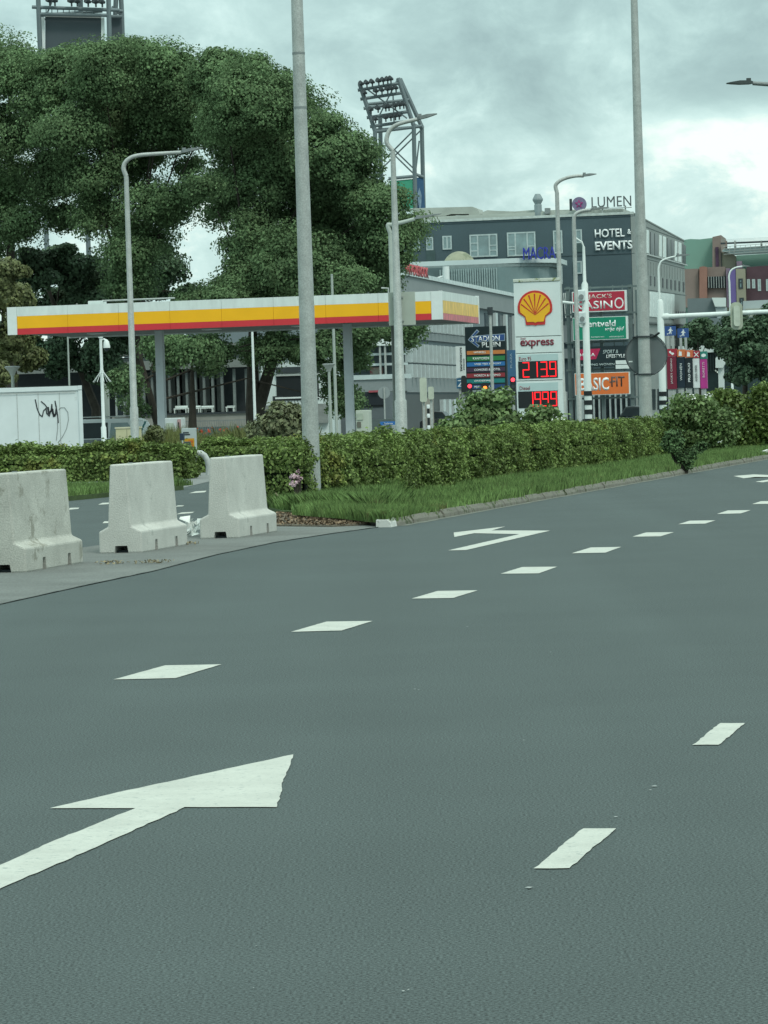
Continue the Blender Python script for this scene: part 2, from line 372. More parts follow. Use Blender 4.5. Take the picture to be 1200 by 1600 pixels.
# median island
isl = [K(0, -.16), K(75, -.16), K(75, -5.2), K(18, -5.2), G(372, 770), G(405, 795), G(440, 804), G(510, 806), G(560, 810), G(590, 817)]
island = MB(); island.slab(strip(isl), -.02, .06)
island = island.build('median_verge', grassland); island['kind'] = 'structure'
dirt = [G(430, 823), G(520, 824), G(580, 821), G(560, 812), G(500, 806), G(432, 800)]
MB().slab([(p.x, p.y) for p in dirt], -.01, .022).build('bare_soil', soil)['kind'] = 'structure'
kerb = bpy.data.objects.new('kerb', None); C.objects.link(kerb); kerb['kind'] = 'structure'
def kerbstone(s0, s1, name='kerbstone', m=kerbm, h=.105, tip=False):
    g = MB(); j = random.uniform(-.012, .012); dz = random.uniform(-.012, .008)
    prof = [(.02 + j, -.05), (.0 + j, h * .45 + dz), (-.045 + j, h + dz), (-.19 + j, h + dz), (-.19 + j, -.05)]
    vs_ = []
    for s in (s0, s1):
        for t, z in prof:
            if tip and s == s0: z = min(z, h * .62)
            q = K(s, t); vs_.append((q.x, q.y, z))
    n_ = 5
    g.add(vs_, [tuple(range(n_)), tuple(range(n_, 2 * n_))[::-1]] + [(i, (i + 1) % n_, (i + 1) % n_ + n_, i + n_) for i in range(n_)])
    return g.build(name, m, kerb, bevel=0 if tip else .006)
kerbstone(-.36, -.01, m=mat('kerb_white', (.55, .57, .54), .8, .12, 5, fine=.15, patch=((.25, .26, .24), 9, .58)), tip=True, h=.15)['label'] = 'white painted end stone'
s = 0.0
while s < 72:
    ln = random.choice((1.0, 1.0, 1.0, .5, 1.0)); kerbstone(s + .012, s + ln - .012); s += ln
# gutter of dirt along the kerb
gut = MB()
for i in range(70):
    q = [K(i, .02), K(i + 1, .02), K(i + 1, .10 + .05 * random.random()), K(i, .10 + .05 * random.random())]
    gut.quad(*[(p.x, p.y, .004) for p in q])
gut.build('gutter_dirt', mat('gutter_dirt', (.14, .15, .13), .95, .2, 3, fine=.3, fscale=50))['kind'] = 'structure'
# far verge beyond the side road
v0 = G(100, 783.5); v1 = G(285, 765.5); vd = (v1 - v0).normalized(); vn = Vector((-vd.y, vd.x, 0))
def VV(s, t): return v0 + vd * s + vn * t
fv = [VV(-30, 0), VV(7.3, 0), VV(8.6, 1.2), VV(9.5, 8), VV(-30, 8)]
MB().slab(strip(fv), -.02, .09).build('side_verge', grassland)['kind'] = 'structure'
gp = [G(284, 763), G(330, 752), G(340, 745), G(330, 738), G(296, 740), G(290, 750)]
MB().add([(p.x, p.y, .006) for p in gp], [tuple(range(6))]).build('paved_gap', paving)['kind'] = 'structure'

# ------------------------------------------------------------------ concrete barriers
def barrier(u, v, label, m, su=1.0, da=0.0, L_=1.95):
    """(u, v): near bottom corner between end face and side face"""
    b = G(u, v); t = thing('concrete_barrier', label, 'barrier', b, A * 1.05 + da, 'concrete barriers in a row on the apron')
    Wd, Ht = .50, 1.0
    prof = [(-Wd * su, 0), (-Wd * su, .245), (-Wd * su + .11, .30), (-Wd * su + .155, Ht), (-.155, Ht), (-.115, .30), (0, .245), (0, 0)]
    g = MB(); g.prism(prof, 0, L_); o = g.build('block', m, t, bevel=.018)
    # slots for forks cut as real recesses
    cut = MB(); cut.prism([(-.34, -.1), (-.31, .085), (-.17, .085), (-.14, -.1)], -.1, .35)
    for yy in (.52, 1.38): cut.add([(-.25, yy, -.1), (-.25, yy + .17, -.1), (-.25, yy + .13, .13), (-.25, yy + .04, .13), (.1, yy, -.1), (.1, yy + .17, -.1), (.1, yy + .13, .13), (.1, yy + .04, .13)],
        [(0, 1, 2, 3), (7, 6, 5, 4), (0, 4, 5, 1), (1, 5, 6, 2), (2, 6, 7, 3), (3, 7, 4, 0)])
    c = cut.build('slot_cutter', dark); md = o.modifiers.new('slots', 'BOOLEAN'); md.object = c; md.solver = 'EXACT'
    c.parent = t
    dg = bpy.context.evaluated_depsgraph_get(); dg.update(); me = bpy.data.meshes.new_from_object(o.evaluated_get(dg))
    o.modifiers.clear(); o.data = me; bpy.data.objects.remove(c)
    # dark shim feet inside the slots, and lifting pins
    MB().box(-.33, -.15, .1, .3, 0.0, .03).build('rubber_pad', dark, t)
    MB().tube([(-.25, .5, Ht - .01), (-.25, .5, Ht + .012)], .03, 8).build('lifting_anchor', galv_dark, t)
    return t
barrier(41, 895, 'nearest concrete barrier, stained and cut by the left picture edge', concrete_old, 1.0)
barrier(222, 864, 'middle concrete barrier standing between the two others', concrete)
barrier(374, 841, 'farthest concrete barrier beside the overgrown end of the hedge', concrete)
g = MB(); b = G(306, 838)
for i in range(14):
    q = Vector((random.uniform(-.13, .13), random.uniform(-.08, .08), random.uniform(.02, .24)))
    pts = [q + Vector((random.uniform(-.1, .1), random.uniform(-.06, .06), random.uniform(-.1, .1))) for _ in range(4)]
    g.add([(p.x, p.y, max(0.004, p.z)) for p in pts], [(0, 1, 2), (0, 2, 3), (0, 1, 3)])
o = g.build('plastic_bag', mat('plastic', (.7, .73, .70), .4, .1, 6)); o.location = b; tag(o, 'crumpled white plastic lying between the two farther barriers', 'litter')
def litter(u, v, label, n=9, r=.1, m=None):
    g = MB(); b = G(u, v)
    for i in range(n):
        q = Vector((random.uniform(-r, r) * 1.6, random.uniform(-r, r), 0)); sz = random.uniform(.02, .05)
        g.add([(q.x - sz, q.y, .01), (q.x + sz, q.y + sz * .5, .008), (q.x + sz * .4, q.y - sz, .012 + sz * .8), (q.x, q.y + sz, .01 + sz)], [(0, 1, 2), (0, 2, 3), (1, 2, 3), (0, 1, 3)])
    o = g.build('dead_leaf_clump', m or mat('dead_leaf', (.20, .17, .11), .9, .4, 8, island=.4)); o.location = b; tag(o, label, 'litter')
for u_, v_, lb_ in ((176, 882, 'small clump of dry leaves in front of the middle barrier'), (238, 881, 'thin scatter of dry leaves below the fork slots of the middle barrier'), (289, 852, 'dry leaves at the right foot of the middle barrier')):
    q_ = G(u_, v_); k_ = 60; pp_ = rng.normal(size=(k_, 3)) * np.array([[.09, .05, .0]]); pp_[:, 2] = rng.random(k_) * .03 + .01
    o = leaves('dead_leaves', pp_, np.tile([[0, -.3, 1.]], (k_, 1)), .035, mat('dead_leaf', (.22, .19, .12), .9, .4, 8, island=.5), None, .5, .8); o.location = q_; tag(o, lb_, 'litter', None, 'stuff')
o = MB().tube([(0, 0, .01), (.02, .01, .16), (.09, .0, .2), (.12, 0, .03)], [.05, .06, .05, .03], 6).build('paper_cup', mat('litter_white', (.75, .76, .74), .5)); o.location = G(1192, 716); tag(o, 'crumpled white paper on the kerb at the right edge', 'litter')

# ------------------------------------------------------------------ hedges
def hedge(name, label, p0, p1, th, h, m, n, leaf, bulge=.10, core=True, hole=None, hvar=.06, seed=1.0, group='clipped hedges'):
    d = (p1 - p0); L_ = d.length; d.normalize(); nr = Vector((d.y, -d.x, 0))          # nr: towards the near side
    t = thing(name, label, 'hedge', p0, 0, group)
    area = [L_ * h, L_ * th, th * h * 2.4, L_ * h * .35]; pr = np.array(area) / sum(area)
    ch = rng.choice(4, n, p=pr); far = rng.random(n) < .5; s_ = rng.random(n) * L_; zz = rng.random(n) ** .9 * h; tt = rng.random(n) * th
    s_ = np.where(ch == 2, np.where(far, L_, 0.0), s_); tt = np.where(ch == 0, 0.0, np.where(ch == 3, th, tt)); zz = np.where(ch == 1, h, zz)
    loc = np.stack([s_, tt, zz], 1)
    nl = np.zeros((n, 3)); nl[ch == 0, 1] = -1; nl[ch == 1, 2] = 1; nl[ch == 2, 0] = np.where(far[ch == 2], 1, -1); nl[ch == 3, 1] = 1
    bmp = wob(loc, 1.6, seed) * bulge + wob(loc, 5.5, seed + 2) * bulge * .55
    loc += nl * (bmp[:, None] + rng.normal(size=(n, 1)) * leaf * .7)
    loc[:, 2] += np.where(zz > h * .6, wob(np.stack([loc[:, 0], np.zeros(n), np.zeros(n)], 1), 2.2, seed) * hvar, 0)
    loc[:, 2] = np.maximum(loc[:, 2], .03)
    # round the shoulders
    e = np.clip((loc[:, 2] - h * .8) / (h * .2), 0, 1) ** 2 * .16
    loc[:, 1] += np.where(ch == 0, e, 0)
    if hole is not None:
        keep = hole(loc); loc, nl = loc[keep], nl[keep]
    Wp = loc[:, :1] * np.array([[d.x, d.y, 0]]) + loc[:, 1:2] * np.array([[-nr.x, -nr.y, 0]]) + loc[:, 2:] * np.array([[0, 0, 1.]])
    Wn = nl[:, :1] * np.array([[d.x, d.y, 0]]) + nl[:, 1:2] * np.array([[-nr.x, -nr.y, 0]]) + nl[:, 2:] * np.array([[0, 0, 1.]])
    o = leaves('foliage', Wp, Wn + np.array([[0, 0, .5]]), leaf, m, t, .65)
    o['kind'] = 'stuff'
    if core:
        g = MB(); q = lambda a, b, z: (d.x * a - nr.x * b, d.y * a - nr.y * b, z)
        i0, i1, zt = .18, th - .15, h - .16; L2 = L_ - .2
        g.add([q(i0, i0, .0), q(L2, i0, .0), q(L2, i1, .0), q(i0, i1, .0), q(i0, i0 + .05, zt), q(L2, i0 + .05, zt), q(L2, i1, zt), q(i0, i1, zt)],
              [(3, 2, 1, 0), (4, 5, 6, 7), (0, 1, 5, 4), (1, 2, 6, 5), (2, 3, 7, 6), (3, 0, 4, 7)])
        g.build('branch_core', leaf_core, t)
    return t
POLE1 = P(486, 700, 54.2)
h0 = P(500, 700, 54.5); h0.z = 0; h1 = G(1000, 722); hd = (h1 - h0).normalized()
hedge('hedge', 'long clipped beech hedge along the kerb behind the tall grass strip', h0 - hd * 1.1, h0 + hd * 75, .95, .93, leaf_hedge, 400000, .062, bulge=.15, hvar=.09,
      hole=lambda l: ~((np.abs(l[:, 0] - .85) < .30) & (l[:, 1] < .5) & (l[:, 2] < .72) & (l[:, 2] > -.1)) & ~((l[:, 0] < 1.5) & (l[:, 2] < .55) & (rng.random(len(l)) < .45)))
lh0 = VV(-30, 3.6); lh1 = VV(8.0, 3.6)
hedge('hedge', 'low clipped hedge in front of the white container', lh1, lh0, -1.3, .86, leaf_hedge, 60000, .085, seed=4.0) if False else None
def hedge_px(label, ua, Ya, ub, Yb, th, h, n, seed, m=leaf_hedge, leaf=.09, group='clipped hedges', name='hedge'):
    a_, b_ = P(ua, 700, Ya), P(ub, 700, Yb); a_.z = b_.z = 0; return hedge(name, label, a_, b_, th, h, m, n, leaf, seed=seed, group=group)
hedge_px('low clipped hedge in front of the white container, left of the gap', -60, 84.4, 282, 83.2, 1.2, .74, 60000, 4.0)
hedge_px('farther dark clipped hedge right of the grey bent pipe', 312, 92.2, 560, 91.4, 1.2, .72, 50000, 6.0)

def blades(name, label, cat, fn, n, hgt, m, parent=None, lean=.35, wd=.012, kind='stuff'):
    b = fn(n); n = len(b)
    hh = hgt * rng.uniform(.45, 1.25, (n, 1)) * (1 + .45 * wob(b, 1.1, 3)[:, None])
    a = rng.uniform(0, 2 * PI, n); ax = np.stack([np.cos(a), np.sin(a), np.zeros(n)], 1)
    a2 = rng.uniform(0, 2 * PI, n); ln = np.stack([np.cos(a2), np.sin(a2), np.zeros(n)], 1) * hh * lean * rng.random((n, 1)) * 1.6
    up_ = np.array([[0, 0, 1.]])
    V = np.stack([b - ax * wd, b + ax * wd, b + ax * wd * .7 + up_ * hh * .6 + ln * .4, b + up_ * hh + ln, b - ax * wd * .7 + up_ * hh * .6 + ln * .4], 1).reshape(-1, 3)
    o = raw_mesh(name, V, np.arange(5 * n).reshape(-1, 5), m, parent)
    tag(o, label, cat, None, kind); return o
def on_verge(n):
    s_ = rng.random(n) ** 1.25 * 60 - .3; hoff = np.interp(s_, [-.3, 0, 1.5, 4, 12, 20, 60], [-.2, .0, .7, 2.1, 2.2, 2.0, 1.9])
    t_ = -.06 - rng.random(n) * (hoff + .3) + np.where(rng.random(n) < .06, .05, 0)
    p = np.array(KA)[None] + s_[:, None] * np.array(kd)[None] + t_[:, None] * np.array(kn)[None]; p[:, 2] = .06; return p
blades('grass', 'tall green grass on the strip between kerb and hedge', 'grass', on_verge, 170000, .15, grassm, wd=.007)
vl = [G(412, 800), G(432, 812), G(500, 812), G(575, 817), G(620, 812), G(640, 800), G(640, 770), G(560, 785), G(480, 775), G(400, 770)]
def tri_sample(polys, z):
    def fn(n):
        k = len(polys); P3 = np.array([[p.x, p.y, 0] for p in polys]); c = P3.mean(0); i = rng.integers(0, k, n); r1 = np.sqrt(rng.random((n, 1))); r2 = rng.random((n, 1))
        p = (1 - r1) * c + r1 * (1 - r2) * P3[i] + r1 * r2 * P3[(i + 1) % k]; p[:, 2] = z; return p
    return fn
blades('grass', 'long rank grass around the foot of the big mast', 'grass', tri_sample([G(398, 793), G(440, 803), G(510, 805), G(560, 808), G(592, 815), G(640, 802), G(620, 778), G(480, 768), G(395, 765)], .05), 60000, .20, grassm, lean=.6, wd=.008)
blades('grass', 'coarse green grass on the verge beyond the side road', 'grass',
       lambda n: (lambda a, b: np.array(v0)[None] + a[:, None] * np.array(vd)[None] + b[:, None] * np.array(vn)[None] + np.array([[0, 0, .08]]))(rng.random(n) * 19 - 11, rng.random(n) * 3.9), 70000, .14, grassm, wd=.009)
mg = mat('moss', (.075, .11, .028), .95, .3, 3)
# dead leaves and sticks on the bare soil
dd = tri_sample(dirt, .035)(2600)
leaves('leaf_litter', dd, np.tile([[0, 0, 1.]], (2600, 1)), .05, mat('dead_leaf2', (.16, .115, .075), .9, .3, 4, island=.6), None, .5, .5)['kind'] = 'stuff'
for u, v, du, dv, lb in [(452, 802, 55, -1, 'fallen bare stick lying on the soil near the kerb end'), (430, 770, 30, 27, 'bare pale twig leaning in the grass beside the farthest barrier')]:
    a_ = G(u, v if du > 40 else 800); b_ = P(u + du, v + dv, a_.y + .1); c_ = P(u, v, a_.y)
    o = MB().tube([(c_.x, c_.y, max(c_.z, .1)), ((c_.x + b_.x) / 2, a_.y, max(.11, (c_.z + b_.z) / 2 - .02)), (b_.x, b_.y, max(b_.z, .1))], [.008, .012, .014], 6).build('stick', mat('dry_wood', (.25, .23, .15), .9)); tag(o, lb, 'stick')

# ------------------------------------------------------------------ trees and shrubs
def crown(lobes, Y, m, parent, n, leaf, base, depth=.75, clump=.65, jitter=1.0, name='crown', hollow=.55, upb=.35):
    """lobes given as picture circles (u, v, r) at depth Y, filled with clumps of leaves"""
    cs, rs = [], []
    for li, lb in enumerate(lobes):
        u, v, r = lb[:3]; r = r * (.9 if Y > 140 else 1); lb = (*lb[:3], ((li * 37) % 11 - 5) * .6) if Y > 140 else lb; rr = r / F * Y; p = P(u, v, Y + (lb[3] if len(lb) > 3 else 0)); cs.append(p - base); rs.append(rr)
    cs = np.array([list(c) for c in cs]); rs = np.array(rs); wts = rs ** 2; wts /= wts.sum()
    nc = max(8, int(n / (150 if Y > 140 else 90))); i = rng.choice(len(rs), nc, p=wts)
    if Y > 140: nc = max(8, int(n / 330)); i = rng.choice(len(rs), nc, p=wts)
    dirs = unit(rng.normal(size=(nc, 3))); rad = rs[i] * (1.04 - (hollow + .15) * rng.random(nc) ** 1.1)
    cc = cs[i] + dirs * rad[:, None] * np.array([[1, depth, .92]])
    cr = clump * rng.uniform(.45, 1.4, nc)
    j = rng.integers(0, nc, n); d2 = unit(rng.normal(size=(n, 3)) + np.array([[0, 0, .25]]))
    pos = cc[j] + d2 * (cr[j] * rng.random(n) ** .4)[:, None] * np.array([[1.15, 1.15, .7]])
    out_ = dirs[j] * .7 + d2 + np.array([[0, 0, upb]])
    pos = pos[pos[:, 2] + base.z > .05] if (pos[:, 2] + base.z).min() < .05 else pos
    out_ = out_[:len(pos)]
    o = leaves(name, pos, out_, leaf, m, parent, .7, .7); o['kind'] = 'stuff'; return o
def branchy(name, parent, m, paths):
    g = MB()
    for pts, rs in paths: g.tube(pts, rs, 8)
    return g.build(name, m, parent, smooth=True)
def tree(label, u, Y, lobes, m, n, leaf, tw=.35, group='big trees behind the filling station', clump=.65, th=8, stems=None, hollow=.55, depth=.8):
    b = P(u, 650, Y); b.z = 0
    t = thing('broadleaf_tree', label, 'tree', b, 0, group)
    paths = []
    stems = stems or [(u, lobes[0][0], lobes[0][1])]
    for (ub, ut, vt) in stems:
        q = P(ut, vt, Y) - b; o_ = P(ub, 650, Y) - b; hh = q.z
        paths.append(([(o_.x * .3, 0, 0), (o_.x * .6, .1, hh * .22), (q.x * .35 + o_.x * .4, .15, hh * .5), (q.x, .0, hh)], [tw, tw * .8, tw * .6, tw * .2]))
    trunk = branchy('trunk', t, bark, paths)
    lp = []
    for lb in lobes[::3]:
        q = P(lb[0], lb[1], Y) - b; s0 = Vector(paths[0][0][3]) * .8
        s0 = Vector(s0); lp.append(([s0 * random.uniform(.6, 1), (Vector(s0) + q) / 2 + Vector((0, random.uniform(-.5, .5), .3)), q], [tw * .22, tw * .12, .03]))
    branchy('limbs', t, bark, lp)
    crown(lobes, Y, m, t, n, leaf, b, clump=clump, hollow=hollow, depth=depth)
    return t
tree('largest dark tree right of the small street lamp, its crown reaching over the canopy', 400, 160,
     [(400, 160, 72), (345, 125, 50), (460, 190, 66), (510, 240, 66), (545, 285, 62), (500, 330, 75), (590, 330, 48), (430, 270, 85), (370, 230, 55), (605, 380, 42), (560, 400, 56),
      (470, 420, 70), (400, 380, 62), (365, 300, 40), (322, 292, 22), (340, 100, 30), (395, 108, 30), (380, 445, 45), (632, 362, 28), (590, 440, 28), (350, 190, 40), (440, 110 + 40, 40), (535, 450, 50), (575, 228 + 20, 26), (340, 330, 20)],
     leaf_tree, 300000, .14, .42, clump=.85, stems=[(392, 395, 420), (405, 470, 420)])
tree('tall tree in the middle of the left grove under the dark screen tower', 212, 166,
     [(160, 110, 55), (105, 130, 50), (215, 115, 52), (262, 120, 48), (245, 180, 48), (180, 190, 66), (110, 200, 66), (60, 150, 40), (215, 260, 52), (150, 275, 50), (262, 215, 35),
      (235, 320, 42), (200, 350, 32), (95, 275, 50), (290, 260 + 50, 34), (310, 215, 28), (320, 150, 28), (300, 110, 28), (150, 322, 38), (95, 338, 30), (135, 345, 26), (230, 375, 36), (205, 400, 30), (262, 335, 22), (292, 200, 26), (300, 165, 26), (280, 150, 30), (300, 262, 18), (200, 440, 36), (180, 400, 24), (120, 92, 34), (165, 82, 32), (210, 88, 34), (255, 96, 32), (85, 105, 30)],
     leaf_tree, 240000, .14, .40, clump=.85, stems=[(212, 205, 400), (212, 222, 420)])
tree('tall tree cut off by the left edge of the picture', 20, 170,
     [(15, 120, 45), (-20, 110, 50), (45, 190, 48), (0, 220, 60), (-10, 300, 60), (50, 290, 48), (30, 350, 40), (-20, 380, 45), (40, 120, 30), (30, 95, 34), (-10, 85, 34), (62, 112, 28)],
     leaf_tree, 110000, .125, .35, clump=.85)
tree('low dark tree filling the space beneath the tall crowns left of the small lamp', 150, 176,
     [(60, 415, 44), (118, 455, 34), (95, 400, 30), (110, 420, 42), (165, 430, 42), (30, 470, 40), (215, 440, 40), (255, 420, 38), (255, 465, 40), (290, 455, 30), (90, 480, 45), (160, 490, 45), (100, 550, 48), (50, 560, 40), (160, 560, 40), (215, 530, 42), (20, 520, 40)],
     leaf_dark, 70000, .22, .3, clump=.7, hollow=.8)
tree('yellowish green tree at the left edge behind the canopy corner', 5, 150,
     [(5, 430, 38), (-20, 470, 45), (30, 470, 34), (45, 500, 22), (15, 530, 40), (45, 560, 24), (-10, 580, 40)],
     leaf_yel, 26000, .19, .22, clump=.5, hollow=.7)
tree('low spreading tree under the canopy between the two canopy posts', 300, 158,
     [(300, 540, 40), (345, 550, 36), (390, 550, 32), (260, 550, 36), (430, 545, 34), (470, 540, 36), (505, 545, 36), (550, 560, 30), (530, 600, 32), (560, 520, 34), (600, 520, 24), (200, 600, 30), (212, 640, 26), (640, 530, 16), (650, 515, 14), (540, 630, 24), (300, 470, 40), (360, 480, 40), (430, 480, 40)],
     leaf_tree, 90000, .14, .26, clump=.6, hollow=.8, stems=[(212, 215, 540), (300, 300, 560)])
tree('green tree beyond the mast arm at the right edge', 1165, 205,
     [(1165, 530, 34), (1190, 550, 34), (1140, 560, 22), (1170, 580, 30), (1205, 500, 30), (1150, 510, 22), (1215, 590, 40), (1195, 520, 25)],
     leaf_dark, 40000, .22, .25, 'trees beyond the junction', .6, hollow=.8)
tree('small dark tree between the hotel corner and the white building', 1095, 215,
     [(1090, 515, 20), (1105, 525, 18), (1082, 535, 14), (1120, 530, 14), (1098, 505, 12)],
     leaf_dark, 9000, .22, .15, 'trees beyond the junction', .5, hollow=.8)
def shrub(label, u, Y, lobes, m, n, leaf, group='shrubs rising behind the hedge', clump=.3, cat='shrub', name='shrub'):
    b = P(u, 660, Y); b.z = 0; t = thing(name, label, cat, b, 0, group)
    paths = []
    for lb in lobes[:8]:
        q = P(lb[0], lb[1], Y) - b; paths.append(([(q.x * .2, 0, 0), (q.x * .6, .05, q.z * .5), (q.x, 0, q.z)], [.03, .022, .008]))
    branchy('stems', t, bark, paths)
    crown(lobes, Y, m, t, n, leaf, b, clump=clump, name='foliage', hollow=.8, upb=.6)
    return t
shrub('tall leafy shrub between the direction board and the price sign', 755, 84, [(740, 654, 22), (765, 645, 20), (720, 665, 16), (790, 655, 16), (758, 628, 11), (780, 626, 10), (775, 668, 20), (738, 634, 8), (798, 668, 14), (702, 672, 10)], leaf_shrub, 11000, .13)
shrub('leafy shrub covering the foot of the price sign', 850, 84, [(850, 664, 16), (832, 668, 12), (868, 667, 12), (849, 648, 9), (840, 655, 9), (815, 672, 10), (880, 670, 10)], leaf_shrub, 4200, .12)
shrub('big rambling shrub right of the round sign mast', 1075, 92, [(1065, 652, 22), (1090, 660, 26), (1110, 652, 22), (1070, 628, 11), (1125, 662, 24), (1050, 675, 20), (1085, 685, 24), (1120, 685, 24), (1102, 630, 10), (1056, 625, 6), (1032, 675, 14), (1090, 638, 12)], leaf_shrub, 20000, .11)
shrub('rounded yellow green bush at the right edge behind the hedge end', 1150, 98, [(1150, 640, 22), (1180, 655, 24), (1132, 620, 10), (1160, 668, 26), (1205, 635, 24), (1200, 675, 28), (1140, 690, 20), (1175, 692, 24), (1190, 618, 14)], mat('leaf_lime', (.13, .19, .05), .55, .3, 1.0, island=.4, trans=.2), 26000, .12)
shrub('dark green self-sown bush hanging over the kerb before the shrubs', 1068, 71.5, [(1072, 722, 6), (1066, 714, 7), (1058, 702, 8), (1076, 730, 4), (1048, 696, 8), (1080, 714, 5), (1040, 688, 8), (1062, 690, 7), (1086, 706, 6), (1094, 698, 7), (1052, 682, 7)], mat('leaf_conifer', (.075, .13, .055), .7, .4, 3, island=.5, spec=.15), 4200, .06, None, .13)
shrub('variegated pale shrub left of the big mast behind the farther hedge', 430, 100, [(440, 655, 22), (455, 670, 22), (425, 665, 18), (445, 640, 12), (465, 650, 14), (410, 675, 14), (470, 675, 14)], mat('leaf_pale', (.15, .17, .09), .6, .3, 3, island=.5, trans=.2), 9000, .14, 'shrubs by the filling station')
shrub('low green shrub left of the fuel pump housing', 250, 104, [(240, 672, 9), (246, 682, 8), (236, 682, 9)], leaf_yel, 1800, .10, 'shrubs by the filling station', .15)
shrub('pinkish flowered weed beside the foot of the big mast', 462, 52.5, [(462, 745, 9), (468, 735, 7), (459, 755, 7), (470, 747, 5)], mat('petal', (.48, .34, .38), .6, .2, 5, island=.3), 260, .045, None, .05, 'flower', 'wild_flower')
blades('tall_grass', 'tall pale meadow grass behind the farther hedge under the canopy', 'grass',
       lambda n: (lambda a, b: np.stack([a, b, np.zeros(n)], 1))(rng.uniform(-8.2, -2.2, n), rng.uniform(104, 112, n)), 30000, .8, grass_dry, lean=.3, wd=.02)
fl = P(345, 672, 112)
leaves('poppies', np.stack([rng.uniform(-6, -3.2, 70), rng.uniform(108, 112, 70), rng.uniform(.95, 1.15, 70)], 1), np.tile([[0, -1., .5]], (70, 1)), .09, mat('poppy', (.5, .06, .03), .6)).update_tag()
bpy.data.objects['poppies']['kind'] = 'stuff'
# white flower heads
wf = []
for (u, v, Y) in [(1083, 620, 90.5), (1102, 619, 90.5), (1107, 618, 90.5), (1111, 616, 90.5), (1085, 621, 90.5), (880, 655, 82), (868, 652, 82), (876, 662, 82), (1125, 691, 88), (1118, 580, 92)]:
    wf.append(list(P(u, v, Y)))
leaves('blossoms', np.repeat(np.array(wf), 5, 0) + rng.normal(size=(50, 3)) * .035, np.tile([[0, -1., .4]], (50, 1)), .06, mat('blossom', (.75, .78, .72), .6))['kind'] = 'stuff'

# ------------------------------------------------------------------ masts and lamps
def ground_under(u, v, Y):
    p = P(u, v, Y); return Vector((p.x, Y, 0))
def mast(name, label, cat, u, v, Y, ztop, r0, r1, m, group=None, bands=()):
    b = ground_under(u, v, Y); t = thing(name, label, cat, b, 0, group)
    g = MB(); zs = [0, .05, ztop * .35, ztop]
    g.tube([(0, 0, 0), (0, 0, ztop * .5), (0, 0, ztop)], [r0, (r0 + r1) / 2, r1], 20); g.build('pole', m, t, smooth=True)
    for z in bands:
        r = r0 + (r1 - r0) * z / ztop + .004
        MB().tube([(0, 0, z), (0, 0, z + .035)], r, 20).build('joint_ring', galv_dark, t, smooth=True)
    return t, b
t, b = mast('lamp_mast', 'thick galvanised mast rising from the near end of the long hedge', 'mast', 486, 700, 54.2, 9.2, .14, .086, galv, 'thick galvanised masts',
            [P(474, 85, 54.2).z, P(475, 170, 54.2).z])
MB().tube([(0, 0, .0), (0, 0, .1)], .19, 16).build('base_collar', galv_dark, t)
hd_ = [P(468, -60, 53.5) - b]
MB().tube([(0, 0, 9.1), (0, -.1, 9.5), (0, -.8, 9.8), (0, -1.6, 9.85)], [.07, .06, .045, .04], 10).build('arm', galv, t, smooth=True)
MB().box(-.17, .17, -2.3, -1.55, 9.76, 9.88).build('lamp_head', galv_dark, t, bevel=.03)
t, b = mast('lamp_mast', 'thick galvanised mast carrying the back of a round sign', 'mast', 1008, 600, 95, 13.5, .19, .09, galv, 'thick galvanised masts')
MB().tube([(0, 0, 13.4), (0, -.1, 13.8), (0, -.8, 14.0), (0, -1.8, 14.1)], [.1, .08, .06, .05], 10).build('arm', galv, t, smooth=True)
MB().box(-.2, .2, -2.6, -1.8, 13.9, 14.05).build('lamp_head', galv_dark, t, bevel=.03)
pz = Plane(b.x, b.y, 0); cx, cz = pz.at(1011, 554); t2 = thing('round_sign', 'grey back of a round traffic sign strapped to the right mast', 'sign', (b.x, b.y, 0), 0)
g = MB(); g.disc(cx, cz, .565, .235, .25, 40); g.build('plate', mat('sign_back', (.13, .155, .16), .6, .08, 2, metal=.2), t2)
g = MB()
for k in range(40):
    a_, b2_ = 2 * PI * k / 40, 2 * PI * (k + 1) / 40
    g.add([(cx + r * math.cos(a), y_, cz + r * math.sin(a)) for r, y_ in ((.57, .21), (.595, .21), (.595, .26), (.57, .26)) for a in (a_, b2_)], [(0, 1, 3, 2), (2, 3, 5, 4), (4, 5, 7, 6), (6, 7, 1, 0)])
g.build('rim', dark, t2)
for zz in (cz + .50, cz - .545):
    MB().tube([(-.30, .2, zz), (.30, .2, zz)], .02, 8).build('strap', dark, t2)
    MB().tube([(0, 0, zz - .02), (0, 0, zz + .02)], .215, 20).build('clamp', dark, t2)
MB().tube([(.30, .18, cz + .50), (.45, .12, cz + .60)], .03, 8).build('bolt', black, t2)
q = pz.at(986, 565); MB().box(q[0] - .05, q[0] + .06, .228, .234, q[1] - .015, q[1] + .02).build('sticker', white, t2)
pz1 = None

